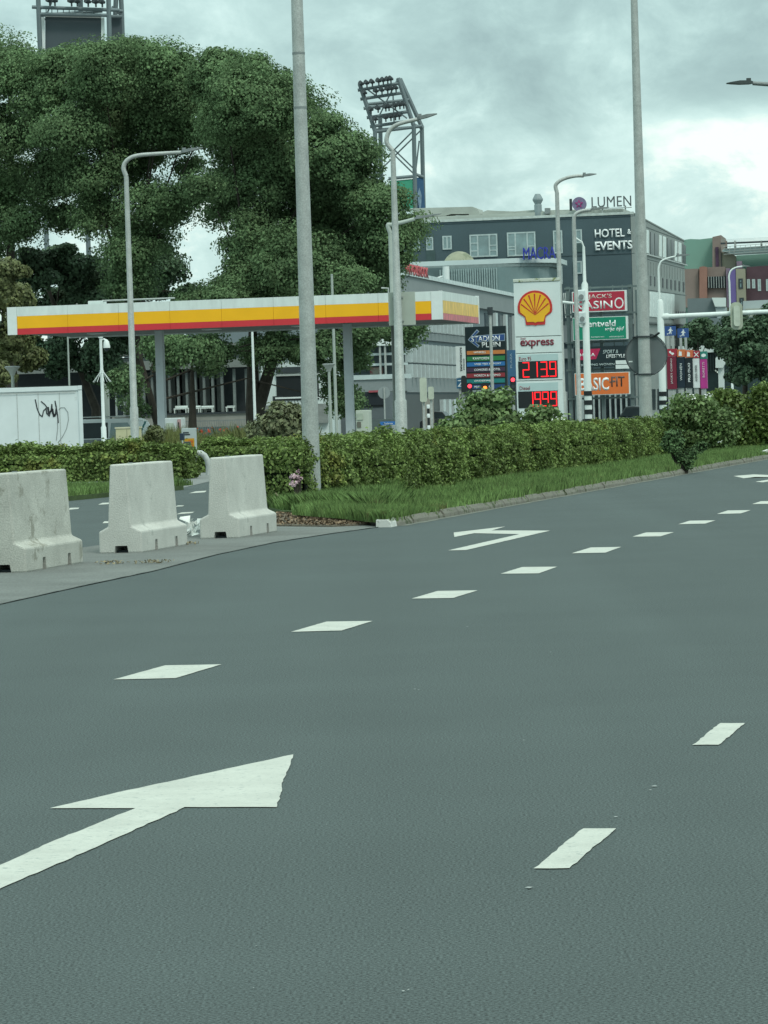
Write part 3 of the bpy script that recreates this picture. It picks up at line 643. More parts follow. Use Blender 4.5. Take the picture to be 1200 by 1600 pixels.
def street_lamp(label, u, v, Y, vb, arm, rw0, rw1, m=galv, head=None, group='curved street lamps', name='street_lamp', headm=galv_dark, hr=.06):
    """u, v: a point low on the pole; vb: picture height where it starts to bend; arm: picture points of arm; head: last two points"""
    b = ground_under(u, v, Y); t = thing(name, label, 'street lamp', b, 0, group)
    zb = P(u, vb, Y).z
    k = Y / F
    g = MB(); g.tube([(0, 0, 0), (0, 0, zb * .22), (0, 0, zb * .225), (0, 0, zb)], [rw0 * k, rw0 * k, rw0 * k * .82, rw1 * k], 14)
    g.build('pole', m, t, smooth=True)
    pts = [Vector((0, 0, zb))] + [P(a, c, Y) - b for a, c in arm]
    # smooth the path
    sm_ = [pts[0]]
    for i in range(len(pts) - 1):
        p_1 = pts[max(i - 1, 0)]; p1 = pts[i]; p2 = pts[i + 1]; p3 = pts[min(i + 2, len(pts) - 1)]
        for s_ in (.25, .5, .75, 1.0):
            sm_.append(.5 * ((2 * p1) + (-p_1 + p2) * s_ + (2 * p_1 - 5 * p1 + 4 * p2 - p3) * s_ ** 2 + (-p_1 + 3 * p1 - 3 * p2 + p3) * s_ ** 3))
    MB().tube(sm_, [rw1 * k + (rw1 * .75 * k - rw1 * k) * i / len(sm_) for i in range(len(sm_))], 10).build('arm', m, t, smooth=True)
    if head:
        a_, c_ = (P(*head[0], Y) - b), (P(*head[1], Y) - b); d = (c_ - a_); nrm = Vector((-d.z, 0, d.x)).normalized(); w_ = .14
        if nrm.z < 0: nrm = -nrm
        g = MB(); cs = []
        for f_, hh, ww in ((0, .03, .05), (.12, .045, .10), (.5, .045, .13), (.85, .02, .12), (1, .008, .08)):
            p = a_ + d * f_; cs.append([p + nrm * hh * 1.2 + Vector((0, -ww, 0)), p + nrm * hh * 1.2 + Vector((0, ww, 0)), p - nrm * hh * .6 + Vector((0, ww, 0)), p - nrm * hh * .6 + Vector((0, -ww, 0))])
        vs_ = [v for c in cs for v in c]; fs = [(0, 1, 2, 3), (16, 17, 18, 19)[::-1]]
        for i in range(4):
            for j in range(4): fs.append((i * 4 + j, i * 4 + (j + 1) % 4, i * 4 + 4 + (j + 1) % 4, i * 4 + 4 + j))
        g.add(vs_, fs).build('lamp_head', headm, t)
        q = a_ + d * .15 + nrm * .07
        MB().box(q.x - .05, q.x + .05, q.y - .04, q.y + .04, q.z - .03, q.z + .04).build('sensor', headm, t)
    return t, b
street_lamp('grey street lamp standing left in front of the canopy, arm over the trees', 210, 660, 95, 275, [(193, 262), (199, 250), (215, 243), (250, 240), (283, 238)], 6.6, 3.6, head=((283, 238), (317, 231)))
t, b = street_lamp('grey street lamp with a blank square plate before the canopy end', 625, 600, 85, 235, [(604, 222), (608, 205), (620, 195), (640, 189), (654, 186)], 9.5, 3.8, head=((652, 186), (683, 178)))
pl = Plane(b.x, b.y, A * .3); x0, x1, z0, z1 = pl.rect(606.5, 456, 648.5, 508)
t3 = thing('blank_sign', 'blank grey square sign plate strapped to the lamp before the canopy', 'sign', (b.x, b.y, 0), A * .3)
MB().box(x0, x1, .16, .18, z0, z1).build('plate', mat('plate_back', (.36, .40, .35), .6, .06, 3), t3, bevel=.004)
for zz in (z0 + .12, z1 - .12): MB().box(-.14, .14, .125, .16, zz - .02, zz + .02).build('rail', galv, t3)
street_lamp('thinner grey lamp close behind the lamp with the square plate', 618, 620, 128, 365, [(606, 352), (612, 351), (630, 347), (648, 342)], 5.0, 3.6, head=((646, 342), (690, 334)), m=greypaint)
street_lamp('street lamp right of the price sign with a long curved arm', 879, 600, 120, 300, [(868, 290), (874, 283), (885, 278), (900, 275), (912, 275)], 5.0, 3.2, head=((910, 275), (932, 272)))
street_lamp('shorter street lamp between the price sign and the striped signal pole', 904, 600, 135, 352, [(897, 340), (901, 333), (912, 329), (924, 328)], 4.4, 3.2, head=((922, 328), (952, 324)), m=galv)
street_lamp('slender street lamp above the mast arm right of the hotel corner', 1034, 600, 150, 420, [(1031, 412), (1035, 407), (1045, 403), (1058, 400)], 4.0, 1.6, m=white_dirty, head=((1056, 400), (1078, 398)))
street_lamp('thin street lamp before the purple striped facade', 1143, 560, 230, 440, [(1139, 432), (1142, 423), (1150, 418), (1162, 416)], 2.4, 1.5, head=((1160, 416), (1172, 416)), m=white_dirty)
street_lamp('street lamp whose pole stands outside the right edge, only its head in view', 1262, 560, 78, 160, [(1247, 146), (1240, 138), (1225, 133), (1205, 132), (1176, 130)], 8, 4.2, head=((1176, 129.5), (1135, 130.5)), m=galv_dark, headm=mat('lamp_dark', (.05, .065, .065), .6))

def thin_pole(label, u, v, vt, Y, r, m, group='thin white poles behind the canopy', name='flag_pole', cat='pole'):
    b = ground_under(u, v, Y); t = thing(name, label, cat, b, 0, group); zt = P(u, vt, Y).z
    MB().tube([(0, 0, 0), (0, 0, zt)], [r, r * .7], 10).build('shaft', m, t, smooth=True)
    MB().tube([(0, 0, 0), (0, 0, .12)], r * 1.8, 10).build('foot', m, t, smooth=True)
    MB().tube([(0, 0, zt), (0, 0, zt + .05)], [r * .9, r * .4], 8).build('cap', galv_dark, t, smooth=True)
    return t, b
thin_pole('thin white pole seen under the canopy by the dark tree trunks', 398, 640, 505, 140, .065, white)
thin_pole('thin white pole rising above the canopy roof right of the big mast', 525, 640, 430, 140, .07, greypaint)
thin_pole('thin grey pole behind the container under the canopy left end', 108, 590, 520, 138, .045, greypaint)
t, b = thin_pole('grey pole in front of the direction board', 768, 560, 492, 150, .085, galv, None, 'sign_pole')
MB().tube([(0, 0, P(765, 492, 150).z), (0, 0, P(765, 480, 150).z)], .12, 8).build('fitting', dark, t)
def cone_lamp(label, u, v, vtop, Y, rw, m=greypaint):
    b = ground_under(u, v, Y); t = thing('cone_lamp', label, 'street lamp', b, 0, 'cone shaped post lamps'); zt = P(u, vtop, Y).z; k = Y / F; R = rw * k
    MB().tube([(0, 0, 0), (0, 0, zt - R * 1.2)], [R * .28, R * .2], 10).build('post', m, t, smooth=True)
    MB().tube([(0, 0, zt - R * 1.2), (0, 0, zt - R * .7), (0, 0, zt - R * .12)], [R * .25, R * .45, R], 20).build('shade', mat('lamp_shade', (.40, .43, .40), .5, .1, 3), t, smooth=True)
    MB().tube([(0, 0, zt - R * .12), (0, 0, zt)], [R, R * .85], 20).build('cover', galv_dark, t, smooth=True)
cone_lamp('cone topped post lamp above the left container', 20, 598, 572, 125, 12.5)
cone_lamp('cone topped post lamp between the big mast and the canopy post', 516, 640, 568, 118, 10.5)

# camera pole (white) by the container
b = ground_under(161, 640, 100); t = thing('camera_pole', 'white pole with a dome camera and spikes between container and lamp', 'camera pole', b)
k = 100 / F; zt = P(154, 528, 100).z; zc = P(160, 668, 100).z
MB().tube([(0, 0, 0), (0, 0, zc), (0, 0, zc + .06), (0, 0, zt)], [.078, .078, .05, .042], 14).build('shaft', white, t, smooth=True)
MB().tube([(0, 0, zt), (0, 0, zt + .03)], .07, 12).build('cap', white, t)
MB().tube([(.0, 0, zt - .06), (.1, 0, zt - .04), (.15, 0, zt - .1)], [.025, .025, .05], 10).build('bracket', white, t, smooth=True)
g = MB(); g.tube([(.15, 0, zt - .05), (.16, 0, zt - .12), (.17, 0, zt - .26), (.17, 0, zt - .3)], [.03, .08, .10, .10], 16); g.build('camera_housing', white, t, smooth=True)
g = MB(); g.tube([(.17, 0, zt - .3), (.17, 0, zt - .36), (.17, 0, zt - .4)], [.085, .07, .02], 16); g.build('camera_dome', glass_dark, t, smooth=True)
zs_ = P(158, 583, 100).z
for k_ in range(8):
    a_ = k_ * PI / 4 + .3; MB().tube([(.04 * math.cos(a_), .04 * math.sin(a_), zs_ + .05), (.27 * math.cos(a_), .27 * math.sin(a_), zs_ - .26)], .008, 5).build('anti_climb_spike', white, t)
MB().tube([(0, 0, zs_), (0, 0, zs_ + .09)], .06, 10).build('spike_collar', white, t)

# ------------------------------------------------------------------ filling station canopy
YC = 120.0
cr = P(690, 480, YC); cp = Plane(cr.x, cr.y, A)
x0, _ = cp.at(12, 505); zb_ = cp.at(690, 499)[1]; zt_ = cp.at(690, 454.5)[1]
t = thing('canopy', 'long filling station canopy with white, yellow and red fascia on two round posts', 'canopy', (cr.x, cr.y, 0), A)
DEP = 7.6; HF = zt_ - zb_
def band(f0, f1, nm, m, xa, xb):
    MB().box(xa, xb, -.03, .10, zb_ + HF * f0, zb_ + HF * f1).build(nm, m, t)
xe = x0 + .36; xr = cp.at(674, 480)[0]
npan = 8; wpan = (xr - xe) / npan
for i in range(npan):
    a_, b_ = xe + wpan * i + .004, xe + wpan * (i + 1) - .004
    band(.66 + .002, 1, 'white_fascia_panel', white_dirty, a_, b_); band(.22 + .002, .66, 'yellow_fascia_panel', yellow, a_, b_); band(.0, .22, 'red_fascia_panel', red, a_, b_)
band(0, 1, 'corner_panel', white, x0, xe - .004); band(0, 1, 'corner_panel', white, xr + .004, -.02)
# end fascia
yel2 = mat('yellow_faded', (.72, .44, .05), .35, .25, 1.6, stretch=(1, 2.5, 1)); red2 = mat('red_faded', (.52, .09, .11), .35, .35, 2.2, stretch=(1, 3, 1))
MB().box(-.10, .0, .10, DEP, zb_ + HF * .68, zt_).build('white_fascia_panel', white_dirty, t)
for i in range(3):
    a_, b_ = .10 + (DEP - .2) * i / 3 + .004, .10 + (DEP - .2) * (i + 1) / 3 - .004
    MB().box(-.10, .01, a_, b_, zb_ + HF * .23, zb_ + HF * .675).build('yellow_fascia_panel', yel2, t)
    MB().box(-.10, .012, a_, b_, zb_, zb_ + HF * .225).build('red_fascia_panel', red2, t)
MB().box(-.08, .03, -.035, .09, zb_, zt_ + .01).build('corner_trim', white, t); MB().box(-.10, .03, DEP - .12, DEP + .03, zb_ - .02, zt_ + .03).build('corner_trim', white, t)
MB().box(x0 + .02, -.11, .11, DEP, zb_ + .05, zb_ + .16).build('soffit', mat('soffit', (.10, .115, .11), .6, .1, .8), t)
MB().box(x0 + .02, -.11, .115, DEP, zb_ + .17, zt_ - .12).build('roof_deck', mat('deck', (.30, .33, .32), .8), t)
MB().box(x0, -.12, DEP + .005, DEP + .1, zb_, zt_).build('rear_fascia', white_dirty, t)
for (u, wpx) in ((251, 13), (545, 13.5)):
    xc = cp.at(u, 600, 2.4)[0]; MB().box(xc - .145, xc + .145, 2.3, 2.6, 0, zb_ + .05).build('post', mat('post_paint', (.46, .50, .52), .5, .05, 3, patch=((.36, .40, .42), 1.5, .6)), t, bevel=.02)
for u in (150, 330, 470, 620):
    xc = cp.at(u, 520, 3.6)[0]; MB().box(xc - .3, xc + .3, 3.4, 4.0, zb_ + .02, zb_ + .05).build('ceiling_light', white, t)
xc = cp.at(134, 478)[0]; MB().box(xc, xc + .55, .3, .8, zt_ + .01, zt_ + .13).build('roof_box', white_dirty, t)
MB().tube([(xc + .5, .4, zt_ + .12), (xc + 3.2, .4, zt_ + .12)], .03, 8).build('roof_rail', galv, t)
xc = cp.at(598, 450)[0]; MB().tube([(xc, 1, zt_ - .1), (xc, 1, zt_ + .2), (xc - .25, 1, zt_ + .22)], .03, 6).build('vent_pipe', galv, t)

# fuel islands
def plate_thing(name, label, cat, u0, v0, u1, v1, Y, depth, m, rz=A, group=None, base=True, bevel=.02):
    c = P((u0 + u1) / 2, (v0 + v1) / 2, Y); pl_ = Plane(c.x, c.y, rz); x0, x1, z0, z1 = pl_.rect(u0, v0, u1, v1)
    t = thing(name, label, cat, (c.x, c.y, 0), rz, group)
    return t, pl_, x0, x1, z0, z1
t, pl_, x0, x1, z0, z1 = plate_thing('fuel_pump', 'white and grey fuel dispenser beside the left canopy post', 'fuel pump', 258, 653, 284, 692, 118, .6, white)
MB().box(x0, x1, 0, .55, 0, z1).build('housing', mat('pump_white', (.50, .54, .54), .5, .06, 2), t, bevel=.02)
q = pl_.rect(260, 661, 271, 670); MB().box(q[0], q[1], -.03, 0, q[2] - .02, q[3]).build('screen', mat('lcd', (.35, .40, .33), .3), t)
q = pl_.rect(260, 670, 271, 680); MB().box(q[0], q[1], -.03, 0, q[2], q[3] - .02).build('keypad', mat('keypad', (.12, .12, .10), .6), t)
q = pl_.rect(278, 655, 283, 684); MB().box(q[0], q[1], -.05, 0, q[2], q[3]).build('nozzle_bay', mat('nozzle_bay', (.35, .22, .22), .6, .3, 4), t)
MB().tube([(q[0] + .05, -.08, q[3] - .1), (q[0] + .09, -.14, .6), (q[0] + .05, -.1, .35), (q[0] + .02, -.06, .7)], .018, 6).build('hose', black, t, smooth=True)
t, pl_, x0, x1, z0, z1 = plate_thing('fuel_pump', 'pale fuel dispenser right of the right canopy post', 'fuel pump', 556, 641, 576, 675, 116, .6, white)
MB().box(x0, x1, 0, .55, 0, z1).build('housing', mat('pump_cream', (.42, .46, .40), .5, .06, 2), t, bevel=.02)
q = pl_.rect(558, 646, 567, 656); MB().box(q[0], q[1], -.03, 0, q[2], q[3]).build('screen', MATS['lcd'], t)
q = pl_.rect(558, 659, 564, 668); MB().box(q[0], q[1], -.03, 0, q[2], q[3]).build('keypad', MATS['keypad'], t)
# instruction sign on a dark post in the gap
t, pl_, x0, x1, z0, z1 = plate_thing('pump_sign', 'grey and orange instruction panel in the gap between the hedges', 'sign', 284, 669, 306, 716, 87.6, .1, white)
MB().box(x0, x1, 0, .12, z0, z1).build('panel', mat('panel_grey', (.38, .43, .43), .5, .06, 3), t, bevel=.01)
q = pl_.rect(287, 685, 304, 714); MB().box(q[0], q[1], -.012, 0, q[2], q[3]).build('orange_panel', mat('orange_yellow', (.50, .26, .02), .5, .12, 3), t)
for vv in (690, 696): 
    q = pl_.rect(295, vv - 2, 302, vv + 2); MB().box(q[0], q[1], -.02, -.013, q[2], q[3]).build('symbol', mat('orange_red', (.45, .12, .02), .5), t)
for vv, uu in ((676, 295), (679, 297)):
    q = pl_.rect(286, vv - 1, uu, vv + 1); MB().box(q[0], q[1], -.008, 0, q[2], q[3]).build('print_line', dark, t)
for xx in (x0 + .05, x1 - .05): MB().box(xx - .025, xx + .025, .03, .08, 0, z0).build('leg', galv_dark, t)
t, pl_, x0, x1, z0, z1 = plate_thing('intercom_post', 'dark grey post with a black box in front of the orange panel', 'post', 288, 690, 297, 740, 86.5, .1, dark)
MB().box(x0, x1, 0, .14, 0, z1).build('post', mat('post_dark', (.055, .075, .08), .6, .1, 3), t, bevel=.01)
q = pl_.rect(281, 677, 287, 688); MB().box(q[0], q[1], -.02, .1, q[2], q[3]).build('box', mat('navy', (.02, .035, .06), .5), t, bevel=.01)
MB().box(q[1] - .03, q[1] + .08, .03, .07, z1 - .12, z1 - .04).build('bracket', dark, t)
MB().box(x0 - .10, x0 - .05, .02, .06, 0, z1 - .08).build('side_strip', white_dirty, t)
# bent guard pipe
b = ground_under(325, 738, 88); t = thing('guard_pipe', 'fat grey pipe bent like an elbow in front of the farther hedge', 'pipe', b)
pts = [P(u, v, 88) - b for u, v in ((308, 708), (314, 708), (320, 712), (324, 719), (326, 728), (326, 738))]; pts.append(Vector((pts[-1].x, 0, 0)))
MB().tube(pts, .075, 14).build('pipe', mat('pipe_grey', (.42, .45, .44), .6, .12, 5), t, smooth=True)
MB().tube([(pts[0].x - .02, 0, pts[0].z), (pts[0].x + .03, 0, pts[0].z)], .09, 14).build('end_flange', galv, t)

# container with scribble
t, pl_, x0, x1, z0, z1 = plate_thing('container', 'white site container with a black scribble, behind the low hedge', 'container', -60, 610, 127, 700, 110, 2.4, white, rz=.10)
xr = pl_.at(129, 640)[0]; xl = xr - 6.0; zt_ = pl_.at(127, 603)[1]
cw = mat('container_white', (.60, .66, .67), .5, .05, 1.2, patch=((.48, .53, .54), 1.2, .63))
MB().box(xl + .08, xr - .08, .03, 2.35, .12, zt_ - .14).build('body', cw, t)
MB().box(xl, xr, -.01, 2.4, zt_ - .14, zt_).build('top_rail', cw, t, bevel=.01); MB().box(xl, xr, -.01, 2.4, 0.02, .12).build('bottom_rail', cw, t)
for xx in (xl, xr - .12): MB().box(xx, xx + .12, -.015, .15, .12, zt_ - .14).build('corner_post', cw, t)
for xx in (xl, xr - .13): MB().box(xx, xx + .13, -.03, .2, zt_ - .11, zt_ + .015).build('corner_casting', cw, t)
MB().box(xl, xr, .0, 2.38, zt_ + .002, zt_ + .02).build('roof_sheet', galv_dark, t)
MB().box(xl + .2, xr - .2, -.02, -.011, zt_ - .19, zt_ - .17).build('gutter_line', galv, t)
for i in range(8): MB().box(xl + .5 + i * .68, xl + .515 + i * .68, .018, .03, .14, zt_ - .2).build('panel_seam', galv, t)
def scribble(strokes, wd, parent, m):
    g = MB()
    for st in strokes:
        pts = [pl_.at(u, v) for u, v in st]
        for (a0, c0), (a1_, c1) in zip(pts[:-1], pts[1:]):
            d = Vector((a1_ - a0, c1 - c0)); l = d.length or 1; nx, nz = -d.y / l * wd, d.x / l * wd
            a1e, c1e = a1_ + d.x / l * wd, c1 + d.y / l * wd
            g.add([(a0 - nx, .015, c0 - nz), (a0 + nx, .015, c0 + nz), (a1e + nx, .015, c1e + nz), (a1e - nx, .015, c1e - nz)], [(0, 1, 2, 3)])
    g.build('scribble', m, parent)
ink = mat('spray_black', (.03, .035, .04), .6)
scribble([[(55, 624), (58, 638), (62, 648), (66, 651), (68, 642), (72, 638), (73, 646), (77, 650), (80, 640), (81, 632), (82, 646), (86, 650), (88, 636), (86, 627), (90, 648), (91, 660)], [(64, 627), (70, 632), (76, 640)]], .018, t, ink)
scribble([[(75, 636), (76, 646), (82, 640), (84, 650), (88, 646)]], .03, t, ink)
scribble([[(92, 640), (95, 637), (101, 637), (106, 644), (107, 656), (104, 670), (98, 682), (92, 690)], [(90, 656), (90, 670), (88, 688)]], .010, t, mat('spray_grey', (.22, .25, .25), .6))
# utility box, van
t, pl_, x0, x1, z0, z1 = plate_thing('utility_box', 'cream electrical cabinet behind the grey lamp post', 'cabinet', 181, 667, 216, 700, 103, .4, white)
MB().box(x0, x1, 0, .4, 0, z1 - .05).build('cabinet', mat('cream', (.48, .46, .29), .6, .08, 3, patch=((.30, .30, .22), 3, .62)), t, bevel=.01)
MB().box(x0 - .02, x1 + .02, -.02, .42, z1 - .048, z1).build('lid', mat('cream2', (.52, .50, .36), .6), t)
MB().box((x0 + x1) / 2 - .004, (x0 + x1) / 2 + .004, -.006, 0, .1, z1 - .08).build('door_gap', dark, t)
def van():
    b = ground_under(180, 690, 128); t = thing('van', 'white van parked behind the container with dark side windows', 'van', (b.x, b.y, 0), A)
    pv = Plane(b.x, b.y, A); xl = pv.at(100, 670)[0]; xr = pv.at(231, 670)[0]; zt = pv.at(180, 654)[1]
    poly = [(xl, .35), (xl, zt - .1), (xl + .15, zt), (xr - .75, zt), (xr - .5, zt - .1), (xr - .12, zt - .75), (xr, zt - .95), (xr, .35)]
    MB().prism(poly, 0, 1.85).build('body', mat('van_white', (.6, .64, .64), .3, .04, 2, spec=.5), t, bevel=.04)
    MB().prism([(xl + .2, zt - .72), (xl + .2, zt - .14), (xr - 1.55, zt - .14), (xr - 1.55, zt - .72)], -.012, .0).build('side_window', glass_dark, t)
    MB().prism([(xr - 1.5, zt - .72), (xr - 1.42, zt - .16), (xr - .78, zt - .16), (xr - .42, zt - .7)], -.012, .0).build('door_window', glassm, t)
    MB().prism([(xl + .1, .62), (xl + .1, zt - .76), (xr - .9, zt - .76), (xr - .9, .62)], -.01, .0).build('side_panel', mat('van_grey', (.16, .18, .19), .5), t)
    MB().box(xr - .7, xr - .5, -.16, -.02, zt - .8, zt - .55).build('mirror', black, t, bevel=.02)
    for xx in (xl + .25, xr - 1.9): MB().tube([(xx, .12, zt + .07), (xx + 1.4, .12, zt + .09)], .02, 6).build('roof_bar', galv, t)
    g = MB()
    for i in range(5): g.quad((xr - .44 + i * .07, -.012, .9 + i * .1), (xr - .36 + i * .07, -.012, .9 + i * .1), (xr - .2 + i * .04, -.012, 1.02 + i * .1), (xr - .28 + i * .04, -.012, 1.02 + i * .1))
    g.build('stripe', mat('van_stripe', (.05, .2, .2), .5), t)
    MB().box(xr - .72, xr - .5, -.014, 0, 1.02, 1.08).build('yellow_stripe', mat('lime', (.5, .55, .05), .5), t)
    for xx in (xl + .8, xr - .95):
        w_ = MB().disc(xx, .34, .34, -.03, .2, 24).build('wheel', black, t); MB().disc(xx, .34, .2, -.04, -.031, 16).build('rim', galv, w_)
van()
# ------------------------------------------------------------------ price sign
b = ground_under(841, 600, 115); t = thing('price_sign', 'tall white fuel price pillar with the red and yellow scallop', 'price sign', b, A * .75)
ps = Plane(b.x, b.y, A * .75)
xl = ps.at(804.5, 520)[0]; xr = ps.at(876, 520)[0]; zt = ps.at(838, 435)[1]
body = mat('sign_white', (.62, .69, .68), .45, .04, 1.5, patch=((.50, .57, .55), .9, .62))
def zz(v, u=840): return ps.at(u, v)[1]
sec = [(0.0, zz(655)), (zz(655), zz(595)), (zz(594.4), zz(552)), (zz(551.4), zz(526)), (zz(525.4), zt - .11)]
MB().box(xl + .02, xr - .02, .03, .32, 0, zt - .12).build('core', galv_dark, t)
for a_, b_ in sec: MB().box(xl, xr, 0, .35, a_ + .008, b_ - .004).build('face_panel', body, t, bevel=.008)
MB().box(xl - .01, xr + .01, -.03, .36, zt - .108, zt).build('top_cap', mat('mossy_cap', (.50, .54, .48), .9, .1, 6, patch=((.16, .20, .06), 5, .54)), t, bevel=.015)
# the scallop
cx, cz = ps.at(836, 481); R = (ps.at(863.5, 470)[0] - ps.at(809.5, 470)[0]) / 2
def pecten(k, flat):
    pts = []
    for i in range(33):
        a_ = math.radians(-16 + 212 * i / 32); rr = R * k * (1 + (.018 * abs(math.cos(a_ * 7.5)) if flat else .0))
        pts.append((cx + rr * math.cos(a_), cz + rr * math.sin(a_)))
    z_ = cz - R * .52; off = R * (1 - k)
    pts += [(cx - R * .60 + off * .2, z_ - off * .1 + off * .4), (cx - R * .55 + off * .5, cz - R * .98 + off * 1.25), (cx - R * .12, cz - R * .98 + off * 1.25), (cx, cz - R * 1.02 + off * 1.15), (cx + R * .12, cz - R * .98 + off * 1.25), (cx + R * .55 - off * .5, cz - R * .98 + off * 1.25), (cx + R * .60 - off * .2, z_ + off * .3)]
    return pts
def flatpoly(pts, y0, y1, nm, m):
    me = bpy.data.meshes.new(nm); bm = bmesh.new(); vs_ = [bm.verts.new((x, y1, z)) for x, z in pts]; f = bm.faces.new(vs_)
    g_ = bmesh.ops.extrude_face_region(bm, geom=[f])
    for v in g_['geom']:
        if isinstance(v, bmesh.types.BMVert): v.co.y = y0
    bmesh.ops.triangulate(bm, faces=[f for f in bm.faces if len(f.verts) > 4]); bmesh.ops.recalc_face_normals(bm, faces=bm.faces)
    bm.to_mesh(me); bm.free(); me.materials.append(m); o = bpy.data.objects.new(nm, me); C.objects.link(o); return o
em_red = mat('logo_red', (.50, .035, .03), .4, .04, 2); em_yel = mat('logo_yellow', (.78, .42, .02), .4, .05, 2)
lg = flatpoly(pecten(1.0, False), -.03, 0.001, 'scallop_border', em_red); lg.parent = t
lg = flatpoly(pecten(.86, True), -.045, -.029, 'scallop_shell', em_yel); lg.parent = t
for i in range(-3, 4):
    a_ = math.radians(90 + i * 24.5); z_ = cz - R * .62
    r1 = R * .83; ex, ez = cx + math.cos(a_) * r1, cz + math.sin(a_) * r1 * .98; sx = cx + i * R * .085
    ez = max(ez, cz - R * .15 + .0); d = Vector((ex - sx, ez - z_)).normalized(); nx, nz = -d.y, d.x
    st = Vector((sx, z_)) + d * R * .32
    MB().prism([(st.x - nx * .008, st.y - nz * .008), (ex - nx * .024, ez - nz * .024), (ex + nx * .024, ez + nz * .024), (st.x + nx * .008, st.y + nz * .008)], -.052, -.044).build('scallop_rib', em_red, t)
ink_red = mat('maroon', (.22, .03, .05), .5)
def tx(body_, u0, v0, u1, v1, m, nm='lettering', y=-.012, **k):
    x0, x1, z0, z1 = ps.rect(u0, v0, u1, v1); return lettering(body_, m, t, x0, x1, z0, z1, y, nm, **k)
tx('express', 813, 531, 865.5, 544, ink_red, bold=.02); tx('Shell', 813.5, 527.5, 821, 530.5, ink_red, depth=.004)
tx('Euro 95', 811, 557.5, 830, 563.5, ink_red, bold=.01, depth=.004); tx('Diesel', 812, 603.5, 828, 609.5, ink_red, bold=.01, depth=.004)
pale = mat('pale_blue', (.42, .55, .55), .4, .03, 2); ledm = mat('led_red', (.5, .01, .01), .5, 0, 1, emit=(1, .02, .03), estr=1.3)
for v0_, v1_, vb_, va_, digits in ((553.5, 564, 564, 591, '2139'), (598, 611, 611, 637, '1999')):
    q = ps.rect(810, v0_, 872, v1_); MB().box(q[0], q[1], -.010, 0.002, q[2], q[3]).build('product_strip', pale, t)
    q = ps.rect(810, vb_, 871.5, va_); MB().box(q[0], q[1], -.015, .002, q[2], q[3]).build('display', black, t)
    q = ps.rect(810, vb_ + 2, 871.5, va_ - 2.5); H_ = q[3] - q[2]; wdg = H_ * .40
    cen = {'2139': (822, 835, 850, 864), '1999': (827, 839, 851, 864)}[digits]
    segs = {'2': 'abged', '1': 'bc', '3': 'abgcd', '9': 'abcdfg'}
    for ch, uc in zip(digits, cen):
        xc = ps.at(uc, 577)[0]; g = MB(); th_ = .030; z0 = q[2]
        dot = lambda x, z: g.box(x - th_ / 2, x + th_ / 2, -.024, -.015, z - th_ / 2, z + th_ / 2)
        L_ = {'a': ((-1, 1), (1, 1)), 'g': ((-1, .5), (1, .5)), 'd': ((-1, 0), (1, 0)), 'b': ((1, 1), (1, .5)), 'c': ((1, .5), (1, 0)), 'f': ((-1, 1), (-1, .5)), 'e': ((-1, .5), (-1, 0))}
        for s_ in segs[ch]:
            (xa, za), (xb, zb) = L_[s_]; n_ = 6
            for i in range(n_ + 1):
                f_ = i / n_; dot(xc + (xa + (xb - xa) * f_) * wdg / 2, z0 + (za + (zb - za) * f_) * H_)
                if i < n_: f_ += .5 / n_; dot(xc + (xa + (xb - xa) * f_) * wdg / 2, z0 + (za + (zb - za) * f_) * H_)
        g.build('led_digit', ledm, t)
    xc = ps.at(857 if digits[0] == '2' else 858, 577)[0]; MB().box(xc - .025, xc + .01, -.024, -.015, q[2] - .01, q[2] + .03).build('led_point', ledm, t)

# ------------------------------------------------------------------ direction board STADIONPLEIN
def board(name, label, cat, u0, v0, u1, v1, Y, rz=A, ground=True, dep=.3, m=black, legs=True, nm='panel', group=None):
    c = P((u0 + u1) / 2, (v0 + v1) / 2, Y); pl_ = Plane(c.x, c.y, rz); x0, x1, z0, z1 = pl_.rect(u0, v0, u1, v1)
    t = thing(name, label, cat, (c.x, c.y, 0), rz, group); MB().box(x0, x1, 0, dep, z0, z1).build(nm, m, t)
    if legs:
        for xx in (x0 + .15, x1 - .15): MB().box(xx - .06, xx + .06, .05, dep - .05, 0, z0).build('leg', galv, t)
    return t, pl_
def on(pl_, t, u0, v0, u1, v1, nm, m, d=.012, y=0):
    x0, x1, z0, z1 = pl_.rect(u0, v0, u1, v1); return MB().box(x0, x1, y - d, y, z0, z1).build(nm, m, t)
def wr(pl_, t, s_, u0, v0, u1, v1, m, y=-.014, **k):
    x0, x1, z0, z1 = pl_.rect(u0, v0, u1, v1); k.setdefault('depth', .006); return lettering(s_, m, t, x0, x1, z0, z1, y, **k)
wht = mat('letter_white', (.72, .76, .76), .5, .03, 3)
t, pl_ = board('direction_board', 'black direction board with blue arrow above coloured name strips', 'sign', 727.5, 510, 791, 609, 165, m=mat('board_black', (.010, .022, .026), .5, .1, 2))
blue = mat('sign_blue', (.03, .08, .24), .5, .08, 2)
def ppoly(px, nm, m, y0, y1):
    o = flatpoly([pl_.at(u, v) for u, v in px], y0, y1, nm, m); o.parent = t
ppoly([(731, 531), (745, 514.5), (749, 518), (742, 524.5), (789, 521), (789, 532.5), (743, 535), (749.5, 540), (747, 543.5)], 'arrow_outline', mat('arrow_pale', (.30, .38, .45), .5), -.012, 0)
ppoly([(732.8, 530.8), (745.2, 516.3), (747.4, 518.2), (740, 525.6), (788, 522.2), (788, 531.5), (741, 534), (747.8, 540.3), (746.6, 541.8)], 'arrow', blue, -.020, -.011)
wr(pl_, t, 'STADION', 736.5, 525, 781, 533.5, wht, -.024, bold=.012); wr(pl_, t, 'PLEIN', 753, 534.5, 782, 542.5, wht, -.014, bold=.012)
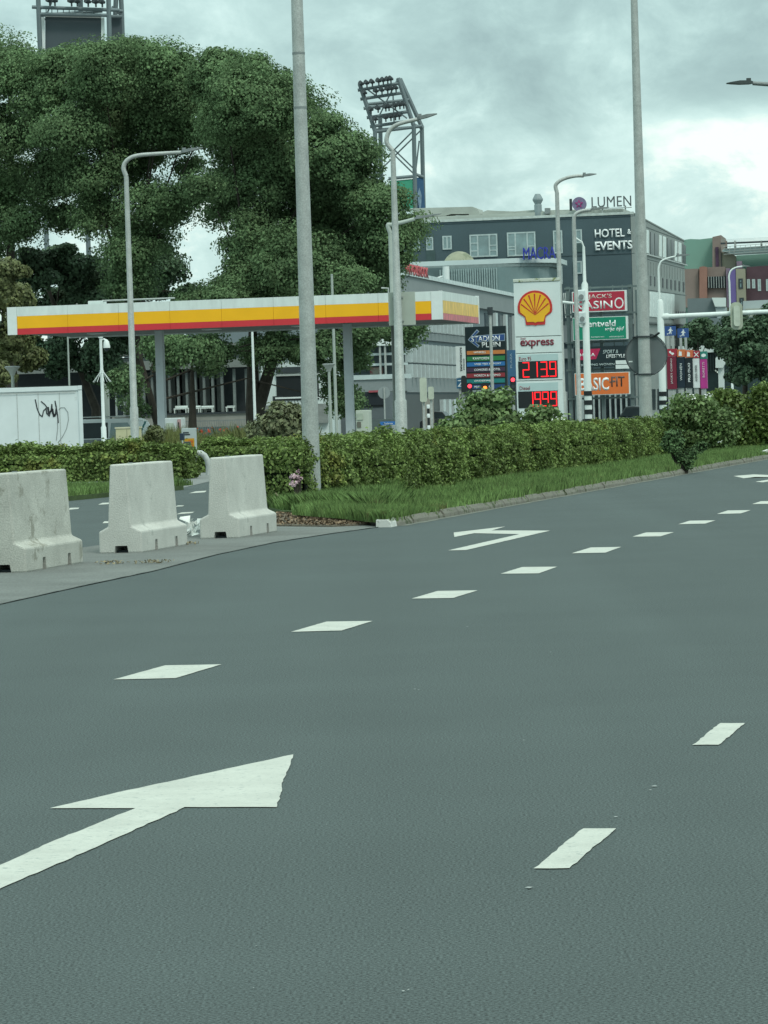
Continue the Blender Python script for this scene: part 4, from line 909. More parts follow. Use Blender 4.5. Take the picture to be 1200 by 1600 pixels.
strips = [(547.5, 553.5, (.55, .20, .06), 'WINKELS', 740, 759), (556.5, 563.5, (.03, .20, .07), 'KANTOREN', 739, 764), (565.5, 572, (.03, .16, .42), 'VRIJE TIJD & SPORT', 741, 783), (574, 580.5, (.06, .035, .07), 'CONGRES & HOTEL', 741, 782),
          (583, 589.5, (.26, .035, .045), 'HORECA & CASINO', 741, 782), (592, 598.5, (.02, .20, .20), 'ONDERWIJS', 741, 769), (601, 607.5, (.02, .06, .18), 'PEC ZWOLLE', 741, 772)]
for i, (v0_, v1_, c_, s_, ua, ub) in enumerate(strips):
    m_ = mat('strip%d' % i, c_, .5, .05, 2); on(pl_, t, 729.5, v0_, 789, v1_, 'name_strip', m_)
    wr(pl_, t, s_, ua, v0_ + 1.6, ub, v1_ - 1.4, wht, -.016, bold=.02)
t, pl_ = board('banner_sign', 'narrow white vertical banner left of the direction board', 'sign', 712.5, 541, 727, 590, 172, A, m=white, dep=.15)
wr(pl_, t, 'RACESQUARE', 718.5, 543, 722, 580, dark, rot=3, bold=.02); wr(pl_, t, 'ZWOLLE', 724, 560, 726, 578, dark, rot=3, bold=.01)
on(pl_, t, 713.5, 591, 726.5, 607, 'blue_panel', mat('teal_blue', (.03, .12, .22), .5)); wr(pl_, t, 'Z', 715, 594, 725, 604, wht, -.014)
t, pl_ = board('banner_sign', 'narrow blue vertical banner between direction board and price sign', 'sign', 790.5, 547, 805.5, 602, 172, A, m=mat('banner_blue', (.05, .13, .24), .5, .15, 1), dep=.15)
wr(pl_, t, 'PLAZA', 797, 552, 800, 575, mat('pale_letter', (.35, .45, .52), .5), rot=1)

# ------------------------------------------------------------------ billboard rack
YB = 185
c = P(940, 540, YB); rack_pl = Plane(c.x, c.y + .45, A); t = thing('billboard_rack', 'grey steel rack that carries the four advertising boards', 'frame', (c.x, c.y + .45, 0), A)
x0, x1, z0, z1 = rack_pl.rect(884, 446, 1003, 640)
steel = mat('steel_green', (.11, .145, .145), .6, .15, 2)
for u in (889, 898, 940, 986, 997): xx = rack_pl.at(u, 540)[0]; MB().box(xx - .09, xx + .09, 0, .3, 0, z1 - random.choice((0, .3))).build('upright', steel, t)
for v in (449, 490, 534, 577, 622):
    zc = rack_pl.at(940, v)[1]; MB().box(x0, x1 + .2, -.06, -.005, zc - .05, zc + .05).build('cross_bar', steel, t)
for u in (910, 925, 960, 975):
    xx = rack_pl.at(u, 540)[0]; MB().box(xx - .03, xx + .03, -.05, -.01, z0 + 2.0, z1).build('strut', steel, t)
BG = 'advertising boards on the steel rack'
t, pl_ = board('billboard', 'red casino board, topmost on the steel rack', 'billboard', 894, 454.5, 979, 487, YB, legs=False, m=white, group=BG, nm='frame')
crd = mat('casino_red', (.42, .03, .06), .45, .08, 1); on(pl_, t, 895.5, 456, 976, 485.5, 'panel', crd)
wr(pl_, t, "JACK'S", 919, 459.5, 956, 468, mat('letter_cream', (.62, .55, .50), .5), bold=.01); wr(pl_, t, 'C', 903, 466, 913, 484, wht, bold=.01); wr(pl_, t, 'ASIN', 912, 470, 957, 482.5, wht, bold=.01); wr(pl_, t, 'O', 960, 464.5, 974.5, 482, wht, bold=.0)
t, pl_ = board('billboard', 'green sports shop board, second from the top of the rack', 'billboard', 895, 495, 981, 531, YB, legs=False, m=white_dirty, group=BG, nm='frame')
on(pl_, t, 896, 496, 978, 530, 'panel', mat('shop_green', (.01, .23, .14), .45, .06, 1))
wr(pl_, t, 'Perentveld', 898, 501, 962, 511, wht, bold=.02); wr(pl_, t, 'vrije tijd', 945.5, 510.5, 975, 518.5, wht, shear=.3, bold=.01)
wr(pl_, t, 'kamperen', 924, 525, 944, 528, wht); wr(pl_, t, 'wintersport', 952, 524.5, 975, 527.5, wht)
t, pl_ = board('billboard', 'black sport and lifestyle board with a red slanted field, third on the rack', 'billboard', 897, 541, 981, 573.5, YB, legs=False, m=mat('board_dark', (.012, .025, .03), .5, .1, 2), group=BG)
def ppoly2(px, nm, m, y0, y1):
    o = flatpoly([pl_.at(u, v) for u, v in px], y0, y1, nm, m); o.parent = t
ppoly2([(905, 546), (938, 544.5), (931.5, 561), (905, 563)], 'red_field', mat('hala_red', (.42, .02, .08), .5), -.012, 0)
wr(pl_, t, 'HALA', 906, 552, 930, 557, wht, -.014, bold=.02); wr(pl_, t, 'SPORT &', 942, 546.5, 966, 552.5, mat('letter_grey', (.42, .5, .5), .5), shear=.2, bold=.015); wr(pl_, t, 'LIFESTYLE', 947, 553.5, 977, 559, wht, shear=.2, bold=.015)
wr(pl_, t, 'BELEVING WONEN', 908, 568, 960, 571.5, MATS['letter_grey'], bold=.01)
on(pl_, t, 962, 563, 980, 569, 'white_field', white); on(pl_, t, 962, 570, 983, 576, 'white_field', white)
t, pl_ = board('billboard', 'orange fitness board, lowest on the rack', 'billboard', 898, 582, 984, 617, YB, legs=False, m=white_dirty, group=BG, nm='frame')
on(pl_, t, 899, 583, 982.5, 616, 'panel', mat('fit_orange', (.66, .16, .04), .45, .05, 1))
wr(pl_, t, 'BASIC', 906, 590, 951.5, 610.5, wht, bold=.025); wr(pl_, t, 'FIT', 955, 588, 976, 604, mat('fit_grey', (.13, .09, .08), .5), bold=.02); on(pl_, t, 952.5, 596, 955, 598, 'hyphen', MATS['fit_grey'], .02)

# ------------------------------------------------------------------ signal poles
def striped_pole(label, u, v, Y, vtop, vthick, vst0, rpx, m=white_dirty, group='black and white striped signal poles'):
    b = ground_under(u, v, Y); t = thing('signal_pole', label, 'signal pole', b, 0, group); k = Y / F
    zs0 = P(u, vst0, Y).z; zth = P(u, vthick, Y).z; zt = P(u, vtop, Y).z
    MB().tube([(0, 0, 0), (0, 0, zth), (0, 0, zth + .12), (0, 0, zt)], [rpx * k, rpx * k * .85, rpx * k * .45, rpx * k * .35], 14).build('pole', m, t, smooth=True)
    n_ = 6; hs = zs0 / (2 * n_ - 1)
    for i in range(n_): MB().tube([(0, 0, i * 2 * hs), (0, 0, (i * 2 + 1) * hs)], rpx * k * 1.08, 14).build('black_band', black, t, smooth=True)
    return t, b
t, b = striped_pole('white signal pole with striped foot in front of the billboards', 917, 560, 140, 385, 444, 611, 6.0)
pts = [P(u, v, 140) - b for u, v in ((912, 386), (909, 378), (904, 375), (900, 372))]; MB().tube(pts, .035, 8).build('top_hook', white_dirty, t, smooth=True)
for (u0, v0_, u1, v1_) in ((901, 453, 914, 471), (903, 487, 915, 506)):
    pz = Plane(b.x, b.y, 0); q = pz.rect(u0, v0_, u1, v1_)
    hh = MB().box(q[0], q[1], -.25, .15, q[2], q[3]).build('signal_head', mat('signal_white', (.55, .62, .62), .5, .12, 6), t, bevel=.05)
    MB().tube([((q[0] + q[1]) / 2, -.3, (q[2] + q[3]) / 2 - .05), ((q[0] + q[1]) / 2, -.25, (q[2] + q[3]) / 2 - .05)], .1, 14).build('visor', galv_dark, hh)
q = [P(u, v, 140) - b for u, v in ((879, 472), (905, 475), (916, 476))]; MB().tube(q, .055, 10).build('side_arm', white_dirty, t, smooth=True)
t, b = striped_pole('white signal mast with striped foot carrying the long horizontal arm', 1034, 560, 140, 470, 472, 612, 6.0)
q = [P(u, v, 140) - b for u, v in ((1032, 493), (1037, 495), (1100, 492), (1200, 487), (1320, 481))]; MB().tube(q, [.11, .10, .10, .09, .09], 12).build('mast_arm', white_dirty, t, smooth=True)
MB().tube([q[1] - Vector((.12, 0, 0)), q[1] + Vector((.2, 0, 0))], .14, 12).build('arm_socket', white_dirty, t, smooth=True)
b0 = P(1152, 494, 139.6); t2 = thing('signal_backboard', 'pale rounded traffic signal backboard hung on the horizontal arm', 'traffic light', (b0.x, b0.y, 0))
pz = Plane(b0.x, b0.y, 0); x0, x1, z0, z1 = pz.rect(1142, 472, 1161, 515)
def rounded(x0, x1, z0, z1, r, n=6):
    pts = []
    for cx_, cz_, a0 in ((x1 - r, z1 - r, 0), (x0 + r, z1 - r, 90), (x0 + r, z0 + r, 180), (x1 - r, z0 + r, 270)):
        for i in range(n + 1): a_ = math.radians(a0 + 90 * i / n); pts.append((cx_ + r * math.cos(a_), cz_ + r * math.sin(a_)))
    return pts
MB().prism(rounded(x0, x1, z0, z1, .2), .13, .16).build('backboard', mat('back_cream', (.36, .40, .32), .6, .1, 3), t2)
MB().prism(rounded(x0 + .1, x1 - .1, z0 + .12, z1 - .12, .1), .165, .4).build('signal_body', mat('sig_body', (.45, .5, .42), .6), t2)
MB().prism(rounded(x0 + .12, x1 - .12, z0 + .14, z1 - .14, .1), .0, .128).build('rear_cover', MATS['sig_body'], t2)
def signal(label, u0, v0_, u1, v1_, Y, lamp_v, col, group='traffic signals behind the shrubs', lampm='signal_red_lit'):
    c = P((u0 + u1) / 2, v1_, Y); pz = Plane(c.x, c.y, 0); x0, x1, z0, z1 = pz.rect(u0, v0_, u1, v1_)
    t = thing('traffic_light', label, 'traffic light', (c.x, c.y, 0), 0, group)
    MB().prism(rounded(x0, x1, z0, z1, min(x1 - x0, z1 - z0) * .3), 0, .04).build('backboard', black, t)
    MB().tube([((x0 + x1) / 2, .1, 0), ((x0 + x1) / 2, .1, z0 + .3)], .05, 8).build('pole', galv, t)
    xm = (x0 + x1) / 2; MB().prism(rounded(xm - .12, xm + .12, z0 + .08, z1 - .08, .05), -.1, 0).build('signal_body', black, t)
    if col:
        zc = pz.at(u0, lamp_v)[1]; MB().disc(xm, zc, .09, -.125, -.105, 16).build('lit_lens', mat(lampm, (.5, .02, .02), .4, 0, 1, emit=col, estr=2.2), t)
    for k_ in range(2 if col else 0): MB().disc(xm, z1 - .2 - .25 * k_ - .25, .08, -.115, -.1005, 14).build('dark_lens', dark, t)
signal('dark traffic signal seen from the side left of the direction board', 721, 587, 728.5, 616, 150, 0, None)
signal('traffic signal showing red at the foot of the direction board', 729.5, 598, 738.5, 625, 150, 603.5, (1, .05, .08))
signal('traffic signal showing amber low behind the leafy shrub', 752, 598, 764, 632, 150, 606.5, (1, .25, .03), lampm='signal_amber_lit')
signal('traffic signal showing red close to the left edge of the price sign', 797, 588, 806, 618, 150, 593.5, (1, .05, .08))
# parapets boxes and bollard
for label, u0, v0_, u1, v1_, Y in (('tall pale signal back left of its lower twin above the bollard', 656, 590, 667, 628, 150), ('lower pale signal back right of the tall one above the bollard', 669, 604, 678, 624, 148)):
    c = P((u0 + u1) / 2, v1_, Y); pz = Plane(c.x, c.y, 0); x0, x1, z0, z1 = pz.rect(u0, v0_, u1, v1_)
    t = thing('traffic_light', label, 'traffic light', (c.x, c.y, 0), 0, 'pale signal backs')
    MB().prism(rounded(x0, x1, z0, z1, .08), 0, .12).build('rear_cover', mat('back_pale', (.42, .46, .38), .6, .08, 3), t)
    MB().box((x0 + x1) / 2 - .05, (x0 + x1) / 2 + .05, .125, .2, 0, z1 - .1).build('post', galv, t)
t, pl_ = board('utility_box', 'weathered cabinet under the pale signal backs', 'cabinet', 660, 622, 676, 668, 152, A, m=mat('cab_brown', (.27, .26, .23), .8, .2, 2), legs=False, nm='cabinet')
b = ground_under(669.5, 650, 118); t = thing('striped_bollard', 'small black and white banded bollard behind the hedge', 'bollard', b)
z_ = P(669, 633, 118).z
MB().tube([(0, 0, 0), (0, 0, z_)], .045, 12).build('post', black, t, smooth=True)
for f_ in (.05, .27, .5, .74, .93): MB().tube([(0, 0, z_ * f_), (0, 0, z_ * f_ + .07), (0, 0, z_ * f_ + .14)], [.05, .062, .05], 12).build('white_band', wht, t, smooth=True)
# round sign back (left) and blue street name plate
b = ground_under(601, 640, 140); t = thing('round_sign', 'small grey round sign back on a thin pole between canopy post and lamp', 'sign', b)
pz = Plane(b.x, b.y, 0); cx_, cz_ = pz.at(600, 613.5)
MB().disc(cx_, cz_, .25, .04, .06, 28).build('plate', mat('sign_back2', (.24, .275, .28), .6, .08, 2), t); MB().tube([(0, 0, 0), (0, 0, cz_ + .2)], .03, 8).build('pole', galv, t)
t, pl_ = board('street_name_sign', 'small blue street name plate low above the hedge', 'sign', 594, 658.5, 621, 664, 122, A, m=mat('plate_blue', (.03, .15, .42), .5), dep=.03)
wr(pl_, t, 'Zuiderzee', 600, 660, 614, 663, wht, -.01)
t, pl_ = board('low_wall', 'low pale wall beside the fuel dispenser', 'wall', 572, 655, 622, 675, 126, A, m=mat('low_wall_m', (.28, .31, .30), .8), legs=False, nm='wall')
# football direction signs
SG = 'blue football player signs beside the mast'
for label, u0, v0_, u1, v1_ in (('left blue sign with a running footballer, next to the white mast', 1038.5, 509.5, 1056, 524.5), ('right blue sign with a running footballer, slightly lower', 1058.5, 513, 1076, 527.5)):
    t, pl_ = board('football_sign', label, 'sign', u0, v0_, u1, v1_, 165, A, m=mat('foot_blue', (.03, .08, .24), .5, .06, 2), dep=.05, group=SG)
    um, vm_ = (u0 + u1) / 2, (v0_ + v1_) / 2
    for px in ([(um - .5, vm_ - 5.5), (um + 1.5, vm_ - 5.5), (um + 1.5, vm_ - 3.5), (um - .5, vm_ - 3.5)], [(um - 1.5, vm_ - 3), (um + 2, vm_ - 3), (um + 1.5, vm_ + 1), (um - 1, vm_ + 1)],
               [(um + 1.5, vm_ - 2.5), (um + 4, vm_ - .5), (um + 3.5, vm_ + .3), (um + 1.5, vm_ - 1)], [(um - 1.5, vm_ - 2.5), (um - 3.5, vm_ - .5), (um - 3, vm_ + .2), (um - 1.2, vm_ - 1)],
               [(um - .8, vm_ + 1), (um + .8, vm_ + 1), (um - 1.5, vm_ + 5), (um - 3, vm_ + 5)], [(um + .3, vm_ + 1), (um + 1.6, vm_ + 1), (um + 2, vm_ + 5), (um + .8, vm_ + 5)], [(um - 5, vm_ + 4), (um - 3.6, vm_ + 4), (um - 3.6, vm_ + 5.5), (um - 5, vm_ + 5.5)]):
        o = flatpoly([pl_.at(*p) for p in px], -.012, 0, 'figure_piece', wht); o.parent = t
# flag columns
FG = 'tall advertising columns beside the junction'
cols = [('dark red casino column, leftmost of the five', 1042, 545, 1057, 608, (.16, .015, .035), (.34, .03, .05), "JACK'S CASINO", (.55, .5, .5), 560, 600, 'arc'),
        ('black column with orange head and white side text, second of the five', 1058, 546, 1070, 606, (.010, .022, .035), (.55, .16, .06), 'WONEN', (.5, .55, .55), 568, 595, 'box'),
        ('black column with orange head reading pro duo', 1071, 547, 1082.5, 606, (.010, .018, .022), (.55, .14, .06), 'PRO DUO', (.7, .74, .74), 567, 597, 'box'),
        ('white column with red head and a cross', 1082.8, 548, 1093, 606, (.62, .66, .66), (.32, .03, .05), 'ANNA NINA', (.2, .2, .2), 570, 596, 'x'),
        ('pink column with green head, rightmost of the five', 1094, 549, 1104.5, 607, (.40, .035, .22), (.03, .20, .16), 'BORETTI', (.6, .4, .5), 566, 590, 'oval')]
for label, u0, v0_, u1, v1_, c_, hc, s_, tc_, va, vb_, ic in cols:
    t, pl_ = board('advertising_column', label, 'sign', u0, v0_ + 12, u1, v1_, 160, A, m=mat('col_' + ic + s_[:2], c_, .5, .12, 1.5), dep=.3, legs=False, group=FG)
    x0, x1, z0, z1 = pl_.rect(u0, v0_, u1, v0_ + 11.6); MB().box(x0, x1, -.01, .3, z0, z1).build('head_panel', mat('head_' + ic + s_[:2], hc, .5, .06, 2), t)
    xa, xb, _, zb = pl_.rect(u0, v1_, u1, v1_ + 1)
    MB().box(xa + .05, xb - .05, .05, .25, 0, zb).build('foot', galv, t)
    uc = (u0 + u1) / 2; m_ = mat('lt_' + s_[:3], tc_, .5); wr(pl_, t, s_, uc - 1.8, va, uc + 1.8, vb_, m_, rot=1, bold=.02)
    if ic == 'x':
        for sg in (1, -1):
            o = flatpoly([pl_.at(uc - 3.5, v0_ + 6 - sg * 3.5 - .8), pl_.at(uc - 3.5, v0_ + 6 - sg * 3.5 + .8), pl_.at(uc + 3.5, v0_ + 6 + sg * 3.5 + .8), pl_.at(uc + 3.5, v0_ + 6 + sg * 3.5 - .8)], -.022 - sg * .002, -.011 - sg * .001, 'symbol', wht); o.parent = t
    else:
        wz = {'arc': [(-4, -2), (-2, -3), (0, 0), (3, 0), (4, 2), (1, 4), (-1, 2), (-4, 0)], 'box': [(-3, -2), (-2, -4), (0, -2), (1, -3), (1.5, 4), (-3.5, 4)], 'oval': [(-3.5, -1), (0, -2.5), (3.5, -1.5), (3.5, 1.5), (0, 3), (-3.5, 2)]}[ic]
        o = flatpoly([pl_.at(uc + a_, v0_ + 6 + c2_) for a_, c2_ in wz], -.02, -.011, 'symbol', wht); o.parent = t
# dark car
def car(label, ul, ur, vtop, Y, m, flip=False):
    b = ground_under((ul + ur) / 2, 650, Y); t = thing('parked_car', label, 'car', b, A, None); pv = Plane(b.x, b.y, A)
    xl, xr, zt = pv.at(ul, 650)[0], pv.at(ur, 650)[0], 1.42; L_ = xr - xl
    MB().prism([(xl, .3), (xl + .02, .8), (xl + .12 * L_, .92), (xl + .3 * L_, .96), (xr - .08 * L_, .98), (xr, .85), (xr, .3)], 0, 1.75).build('body', m, t, bevel=.04)
    MB().prism([(xl + .24 * L_, .965), (xl + .40 * L_, zt - .03), (xl + .55 * L_, zt), (xl + .8 * L_, zt - .04), (xl + .96 * L_, .985)], .12, 1.63).build('cabin', m, t, bevel=.03)
    MB().prism([(xl + .3 * L_, 1.0), (xl + .415 * L_, zt - .1), (xl + .78 * L_, zt - .1), (xl + .9 * L_, 1.0)], .10, .119).build('side_window', glass_dark, t)
    for xx in (xl + .19 * L_, xl + .8 * L_):
        w_ = MB().disc(xx, .31, .31, -.03, .2, 20).build('wheel', black, t); MB().disc(xx, .31, .19, -.04, -.031, 14).build('rim', galv, w_)
    MB().box(xl - .01, xl + .05, .2, .5, .65, .78).build('headlight', glassm, t)
    MB().box(xr - .05, xr + .01, .2, .5, .65, .78).build('tail_light', red, t)
car('dark hatchback passing behind the hedge below the fitness board', 950, 1018, 640, 140, mat('car_dark', (.02, .028, .03), .25, .1, 2, spec=.6))
car('black car far behind the banded bollard', 655, 700, 656, 210, mat('car_black', (.012, .015, .017), .25, .1, 2, spec=.6))

# ------------------------------------------------------------------ buildings
def bwin(pl_, t, u0, v0_, u1, v1_, cols, rows, fm, gm, y=0.0, nm='window', rec=.10, fr=.09):
    """a window: one frame mesh with a pane per light as sub-parts, proud of the wall"""
    x0, x1, z0, z1 = pl_.rect(u0, v0_, u1, v1_); fw = fr
    g = MB(); g.box(x0, x1, y - .07, y, z0, z0 + fw); g.box(x0, x1, y - .07, y, z1 - fw, z1)
    xs = [x0]; tot = sum(cols); acc = 0
    for c_ in cols: acc += c_; xs.append(x0 + (x1 - x0) * acc / tot)
    g.box(x0, x0 + fw, y - .072, y - .001, z0 + fw, z1 - fw); g.box(x1 - fw, x1, y - .072, y - .001, z0 + fw, z1 - fw)
    for x in xs[1:-1]: g.box(x - fw / 2, x + fw / 2, y - .068, y, z0 + fw, z1 - fw)
    for i, rw in enumerate(rows):
        for r_ in rw:
            zc = z0 + (z1 - z0) * r_; g.box(xs[i] + fw * .5, xs[i + 1] - fw * .5, y - .062, y, zc - fw * .35, zc + fw * .35)
    f = g.build(nm, fm, t)
    for i in range(len(cols)):
        MB().box(xs[i] + fw * .4, xs[i + 1] - fw * .4, y - .03, y - .005, z0 + fw * .8, z1 - fw * .8).build('pane', gm, f)
    return f
hw = mat('hotel_dark', (.060, .092, .105), .8, .08, .25, fine=.06, fscale=8); hl = mat('hotel_light', (.235, .265, .255), .8, .06, .3, fine=.05, fscale=6)
YH = 296; c = P(995, 500, YH); hp = Plane(c.x, c.y, -.20); hs_ = Plane(c.x, c.y, PI / 2 - .170)
t = thing('hotel', 'large dark grey hotel block with white letters and a pale side wing', 'building', (c.x, c.y, 0), 0)
tf = thing('front', None, None, (0, 0, 0), -.20); tf.parent = t
def T(name): return tf
ztop = hp.at(990, 334.5)[1]; xl = hp.at(600, 400)[0]
zl = ztop; 
# walls as children meshes in front-local frame (parent frame rotated): bake transform so that nesting stays shallow
bpy.data.objects.remove(tf)
class Face:
    """a wall frame: builds parts directly under the building with the wall's own rotation"""
    def __init__(s, pl_, b0_, t): s.p = pl_; s.t = t; s.rel = pl_.o - Vector((b0_.x, b0_.y, 0))
    def fix(s, o): o.location = s.rel; o.rotation_euler = (0, 0, s.p.a); return o
    def box(s, x0, x1, y0, y1, z0, z1, nm, m, bevel=0): return s.fix(MB().box(x0, x1, y0, y1, z0, z1).build(nm, m, s.t, bevel=bevel))
    def rect(s, u0, v0_, u1, v1_, nm, m, y0=-.05, y1=0.0):
        x0, x1, z0, z1 = s.p.rect(u0, v0_, u1, v1_, y0); return s.box(x0, x1, y0, y1, z0, z1, nm, m)
    def quadpx(s, px, nm, m, y0=-.05, y1=0.0):
        o = flatpoly([s.p.at(u, v) for u, v in px], y0, y1, nm, m); o.parent = s.t; return s.fix(o)
    def win(s, *a, **k): return s.fix(bwin(s.p, s.t, *a, **k))
    def text(s, body_, u0, v0_, u1, v1_, m, y=-.02, **k):
        x0, x1, z0, z1 = s.p.rect(u0, v0_, u1, v1_); return s.fix(lettering(body_, m, s.t, x0, x1, z0, z1, y, **k))
HF_ = Face(hp, c, t); HS = Face(hs_, c, t)
HF_.box(xl, -.3, 0.02, 2.0, 0, ztop, 'front_wall', hw)
HS.box(.35, 53, .0, .4, 0, ztop - .02, 'side_wall', hl)
bk = [hs_.o + hs_.dx * a + hs_.n * b_ for a, b_ in ((2.5, .45), (52.9, .45), (52.9, 22), (2.5, 22))]
MB().slab([(p.x - c.x, p.y - c.y) for p in bk], 0, ztop - .1).build('rear_block', hw, t)
HF_.box(-.28, 0.0, -.02, .3, 0, ztop, 'corner_pier', hl)
HF_.box(xl, -.02, -.06, .3, ztop, ztop + .22, 'coping', mat('coping', (.42, .47, .45), .7))
HS.box(0.02, 53, -.05, .35, ztop, ztop + .12, 'coping', hl)
HF_.box(xl, -1, .6, 10, ztop, ztop + .55, 'roof_upstand', mat('roof_grey', (.40, .44, .40), .8, .1, .5))
frm = mat('window_frame', (.38, .45, .45), .6)
HF_.win(734, 366, 777.5, 401.5, (1.1, 1.6, 1.1), ((.28, .62), (), (.28, .5)), frm, glassm, fr=.12); HF_.win(792.5, 362.5, 837, 400, (1.1, 1.6, 1.1), ((.28, .4), (), (.4,)), frm, glassm, fr=.12)
HF_.win(691.5, 368.5, 706, 390, (1, 1), ((), ()), frm, glassm, fr=.12); HF_.win(666, 370.5, 677, 391, (1,), ((),), frm, glassm, fr=.10); HF_.win(645, 372, 656, 392, (1,), ((),), frm, glassm, fr=.10)
for v0_, v1_ in ((360, 396), (409.5, 444), (458, 490)):
    HF_.win(864.5, v0_, 879, v1_, (1, 1.3), ((.45,), (.45,)), frm, glassm, fr=.12); HF_.win(895.5, v0_ - 1.5, 909.5, v1_ - 16, (1, 2), ((), ()), frm, glassm, fr=.12)
HF_.rect(895, 380, 910, 394, 'dark_infill', mat('infill', (.05, .085, .085), .7)); HF_.rect(666, 391, 680, 412, 'dark_infill', MATS['infill'])
for v_ in (345, 403): HF_.rect(600, v_, 992, v_ + .8, 'joint_line', mat('joint', (.05, .075, .085), .8), -.03)
HF_.text('HOTEL', 929.5, 357.5, 976, 371, wht, -.06, bold=.02, depth=.06); HF_.text('&', 980.5, 358, 986.5, 366, wht, -.06, bold=.03, depth=.08); HF_.text('EVENTS', 930, 376.5, 988.5, 390.5, wht, -.06, bold=.03, depth=.08)
# roof signs
dk_l = mat('letter_dark', (.09, .105, .11), .6)
HF_.text('LUMEN', 924.5, 307, 986.5, 323.5, dk_l, -.02, bold=.0, depth=.15, space=1.05)
for u in (941, 977): x_ = hp.at(u, 330)[0]; HF_.box(x_ - .06, x_ + .06, .1, .2, ztop, hp.at(u, 321)[1], 'sign_leg', galv)
xa, za = hp.at(924, 322.7); xb, zb = hp.at(987, 322.7); HF_.box(xa, xb, .02, .08, min(za, zb) - .1, min(za, zb) - .04, 'sign_rail', galv)
cx_, cz_ = hp.at(905.5, 319); rr = 11 / F * YH
HF_.fix(MB().disc(cx_, cz_, rr, -.3, .1, 32).build('logo_disc', mat('purple_grey', (.17, .15, .24), .5), t))
star = [(cx_ + rr * (.62 if k_ % 2 == 0 else .27) * math.sin(PI * k_ / 5), cz_ + rr * (.62 if k_ % 2 == 0 else .27) * math.cos(PI * k_ / 5)) for k_ in range(10)]
HF_.fix((lambda o: (setattr(o, 'parent', t), o)[1])(flatpoly(star, -.36, -.3, 'logo_star', mat('magenta', (.35, .02, .16), .5))))
st2 = [(cx_ + (x - cx_) * .55, cz_ + (z - cz_) * .55) for x, z in star]
HF_.fix((lambda o: (setattr(o, 'parent', t), o)[1])(flatpoly(st2, -.40, -.36, 'logo_star_inner', mat('purple_grey', (.17, .15, .24), .5))))
HF_.box(cx_ - .08, cx_ + .08, .1, .25, ztop, cz_, 'sign_leg', galv)
# roof plant
rg = mat('plant_grey', (.33, .36, .33), .8, .12, .8)
def roofpoly(px, nm, m, y0, y1): return HF_.quadpx(px, nm, m, y0, y1)
roofpoly([(640, 349), (640, 324), (733, 321.5), (742, 325), (745, 332), (745, 342), (728, 342), (728, 333), (700, 333), (690, 336), (640, 337)], 'roof_plant', rg, 1.5, 4)
roofpoly([(640, 349), (640, 340), (700, 337), (735, 340), (745, 341), (745, 345)], 'roof_plant', rg, 1.0, 1.4)
roofpoly([(750, 343), (750, 330), (757, 327), (770, 328), (800, 329), (838, 326), (838, 340)], 'roof_plant', rg, 1.5, 5)
roofpoly([(850, 339), (850, 327), (893, 326), (920, 324), (935, 328), (936, 336)], 'roof_plant', rg, 1.5, 5)
cxx, czz = hp.at(842, 334, 1.2); kk = YH / F
def hz(v): return hp.at(842, v)[1]
HF_.fix(MB().tube([(cxx, .8, ztop - .1), (cxx, .8, hz(319)), (cxx, .8, hz(318)), (cxx, .8, hz(312)), (cxx, .8, hz(310)), (cxx, .8, hz(302))], [6 * kk, 6 * kk, 5 * kk, 8.3 * kk, 8.3 * kk, 4 * kk], 8).build('chimney', mat('chimney', (.20, .25, .26), .6, .1, 1), t))
HF_.fix(MB().tube([(hp.at(890, 325)[0], .8, ztop), (hp.at(890, 325)[0], .8, hz(312))], .12, 8).build('flue', dark, t)); 
HF_.rect(851, 325, 859, 334, 'vent_box', galv_dark, .3, .8)
# side wing windows along perspective
def persp_row(face, u_list, vt, vb_, nm, m, y0=-.05, wd=None):
    for (ua, ub) in u_list:
        f0 = (ua - 1010) / 62; f1 = (ub - 1010) / 62
        a_ = [(ua, vt[0] + (vt[1] - vt[0]) * f0), (ub, vt[0] + (vt[1] - vt[0]) * f1), (ub, vb_[0] + (vb_[1] - vb_[0]) * f1), (ua, vb_[0] + (vb_[1] - vb_[0]) * f0)]
        face.quadpx(a_, nm, m, y0, 0.0)
wpan = mat('window_white', (.62, .70, .68), .4)
persp_row(HS, [(1010, 1013), (1030, 1033.5), (1036, 1040), (1054.5, 1057.5), (1060, 1064)], (359, 383), (395, 412), 'white_pane', wpan)
persp_row(HS, [(1016, 1020.5), (1022.5, 1027), (1042, 1046), (1048, 1052), (1066.5, 1071)], (360, 384), (396, 413), 'window', glass_dark)
persp_row(HS, [(997, 1000)], (359, 380), (394, 410), 'window', glass_dark)
persp_row(HS, [(1010, 1072.5)], (396.5, 413.5), (398.5, 415), 'sill_band', mat('sill', (.42, .46, .45), .7), -.12)
persp_row(HS, [(1010, 1072.5)], (354.5, 378), (355.3, 378.7), 'joint_line', mat('joint2', (.12, .14, .14), .8), -.03)
persp_row(HS, [(1010, 1072.5)], (404, 420), (404.7, 420.6), 'joint_line', MATS['joint2'], -.03)
persp_row(HS, [(1015.5 + i * 6.4, 1017.5 + i * 6.4) for i in range(9)], (430, 441.5), (444, 456.5), 'slit_window', glass_dark)
persp_row(HS, [(1012 + i * 4.2, 1012.6 + i * 4.2) for i in range(14)], (408, 422), (428, 439), 'rib', mat('rib_dark', (.17, .195, .19), .8), -.04)
persp_row(HS, [(1010, 1073)], (452, 461), (452.8, 461.8), 'joint_line', MATS['joint2'], -.03)
persp_row(HS, [(1015 + i * 5.5, 1020 + i * 5.5) for i in range(7)], (452 + 3, 462), (494, 501), 'white_panel', wpan, -.06)  # row of plain white window panels on the side wing
persp_row(HS, [(1056 + i * 3.5, 1057.5 + i * 3.5) for i in range(5)], (485, 487), (492, 493), 'slit_window', glass_dark)
